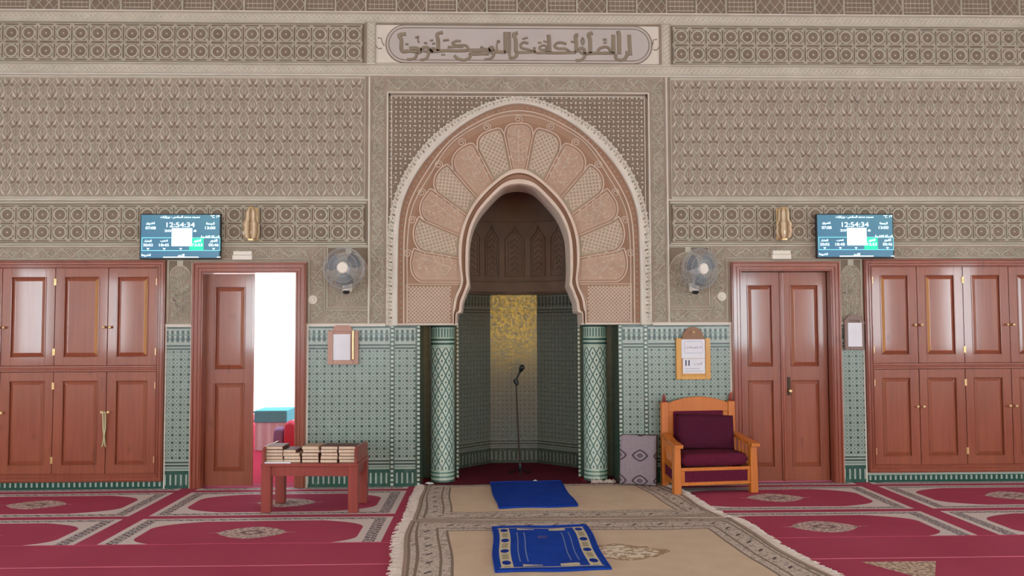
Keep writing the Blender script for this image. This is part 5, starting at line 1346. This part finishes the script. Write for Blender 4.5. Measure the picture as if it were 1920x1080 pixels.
def book(w, d, h, cm):
    o = bpy.data.objects.new('book', None); COL.objects.link(o); o.empty_display_size = 0.05
    b = MB(); b.box(-w/2+0.002, w/2-0.004, -d/2+0.004, d/2-0.004, 0.0028, h-0.0028); b.build('page_block', 'book_page', o)
    b = MB(); b.box(-w/2, w/2, -d/2, d/2, 0, 0.0026); b.box(-w/2, w/2, -d/2, d/2, h-0.0026, h); b.box(w/2-0.0035, w/2, -d/2, d/2, 0.0027, h-0.0027); b.build('cover', cm, o, bevel=0.0006, seg=1)
    return o
protos = None
stk = [(-0.302, 5, 'leftmost stack, beside the open door'), (-0.155, 4, 'second stack from the left'), (-0.005, 5, 'middle stack'), (0.152, 5, 'fourth stack from the left'), (0.305, 5, 'rightmost stack')]
ords = {5: ['lowest', 'second from bottom', 'middle', 'second from top', 'topmost'], 4: ['lowest', 'second from bottom', 'second from top', 'topmost']}
rb = random.Random(11); first = {}
for si, (x, n, where) in enumerate(stk):
    z = 0.4022
    for k in range(n):
        hh = 0.0265; key = 'book_cover' if (si+k*2) % 5 else 'book_cover_tan'
        if si == 3 and k == 2: key = 'book_cover'
        p = TM @ Vector((x+rb.uniform(-0.006, 0.006)-(0.010*k if si == 1 and k == 3 else 0), -0.085+rb.uniform(-0.008, 0.008), z))
        lab = '%s cream-paged book on the low table, %s' % (ords[n][k], where); rz_ = R(-3+rb.uniform(-2, 2))
        if key not in first: first[key] = o = book(0.142, 0.205, hh, key); o.location = p; o.rotation_euler = (0, 0, rz_); o['label'] = lab
        else: o = dup(first[key], p, rz_, lab)
        o['category'] = 'book'; o['group'] = 'stacked books on the low table'
        z += hh+0.0006
b = MB(); b.box(-0.115, 0.115, -0.012, 0.012, 0, 0.012)
p = TM @ Vector((-0.275, -0.214, 0.4024)); o = b.build('booklet', 'paper', loc=p, rot=(0, 0, R(-2)), bevel=0.001); tag(o, 'thin white booklet lying along the front edge of the low table', 'booklet')

# ---- things seen through the open door
Yc = 2.6
xa, xb = W(476, 775, Yc).x, W(538, 775, Yc).x; zt, zm = W(500, 768, Yc).z, W(500, 791, Yc).z
t = thing('cloth_table', 'teal topped low table with white cloth seen through the open door', 'table', ((xa+xb)/2, Yc+0.25, -0.012))
w = xb-xa
b = MB(); b.box(-w/2, w/2, -0.25, 0.25, zm, zt); b.build('teal_top', 'teal_cloth', t, bevel=0.012)
b = MB()
n = 40
for k in range(n):
    u0, u1 = k/n, (k+1)/n; y0, y1 = -0.236+0.006*math.sin(u0*22), -0.236+0.006*math.sin(u1*22); x0, x1 = -w/2+0.012+(w-0.024)*u0, -w/2+0.012+(w-0.024)*u1
    b.face([(x0, y0, 0.002), (x1, y1, 0.002), (x1, y1, zm+0.005), (x0, y0, zm+0.005)])
b.box(-w/2+0.014, w/2-0.014, -0.21, 0.23, 0.001, zm-0.001); b.build('white_skirt', 'white_cloth', t)
def softbox(name, label, px0, px1, py0, py1, Y, m, cat):
    p, q = W(px0, py0, Y), W(px1, py1, Y); b = MB(); w_, h_ = q.x-p.x, p.z-q.z; h_ = p.z+0.012; pillow(b, w_, 0.22, h_); tag(b.build(name, m, loc=((p.x+q.x)/2, Y, -0.012), smooth=70, weld=True), label, cat)
softbox('seat_pad', 'purple seat pad on the court floor beyond the open door', 516, 534, 800, 838, 2.15, 'purple_cloth', 'cushion')
softbox('seat_pad', 'pink seat pad at the right edge of the open doorway', 536, 556, 788, 838, 2.15, 'pink_cloth', 'cushion')
t = thing('metal_railing', 'dark metal railing across the court beyond the open door', 'railing', (-4.2, 3.9, -0.012))
for z in (0.36, 0.24):
    b = MB(); b.tube([(-1.6, 0, z), (1.6, 0, z)], 0.014, 8); b.build('rail', 'dark_metal', t, smooth=60)
for k in range(9):
    b = MB(); b.tube([(-1.6+k*0.4, 0, 0), (-1.6+k*0.4, 0, 0.37)], 0.014, 8); b.build('post', 'dark_metal', t, smooth=60)
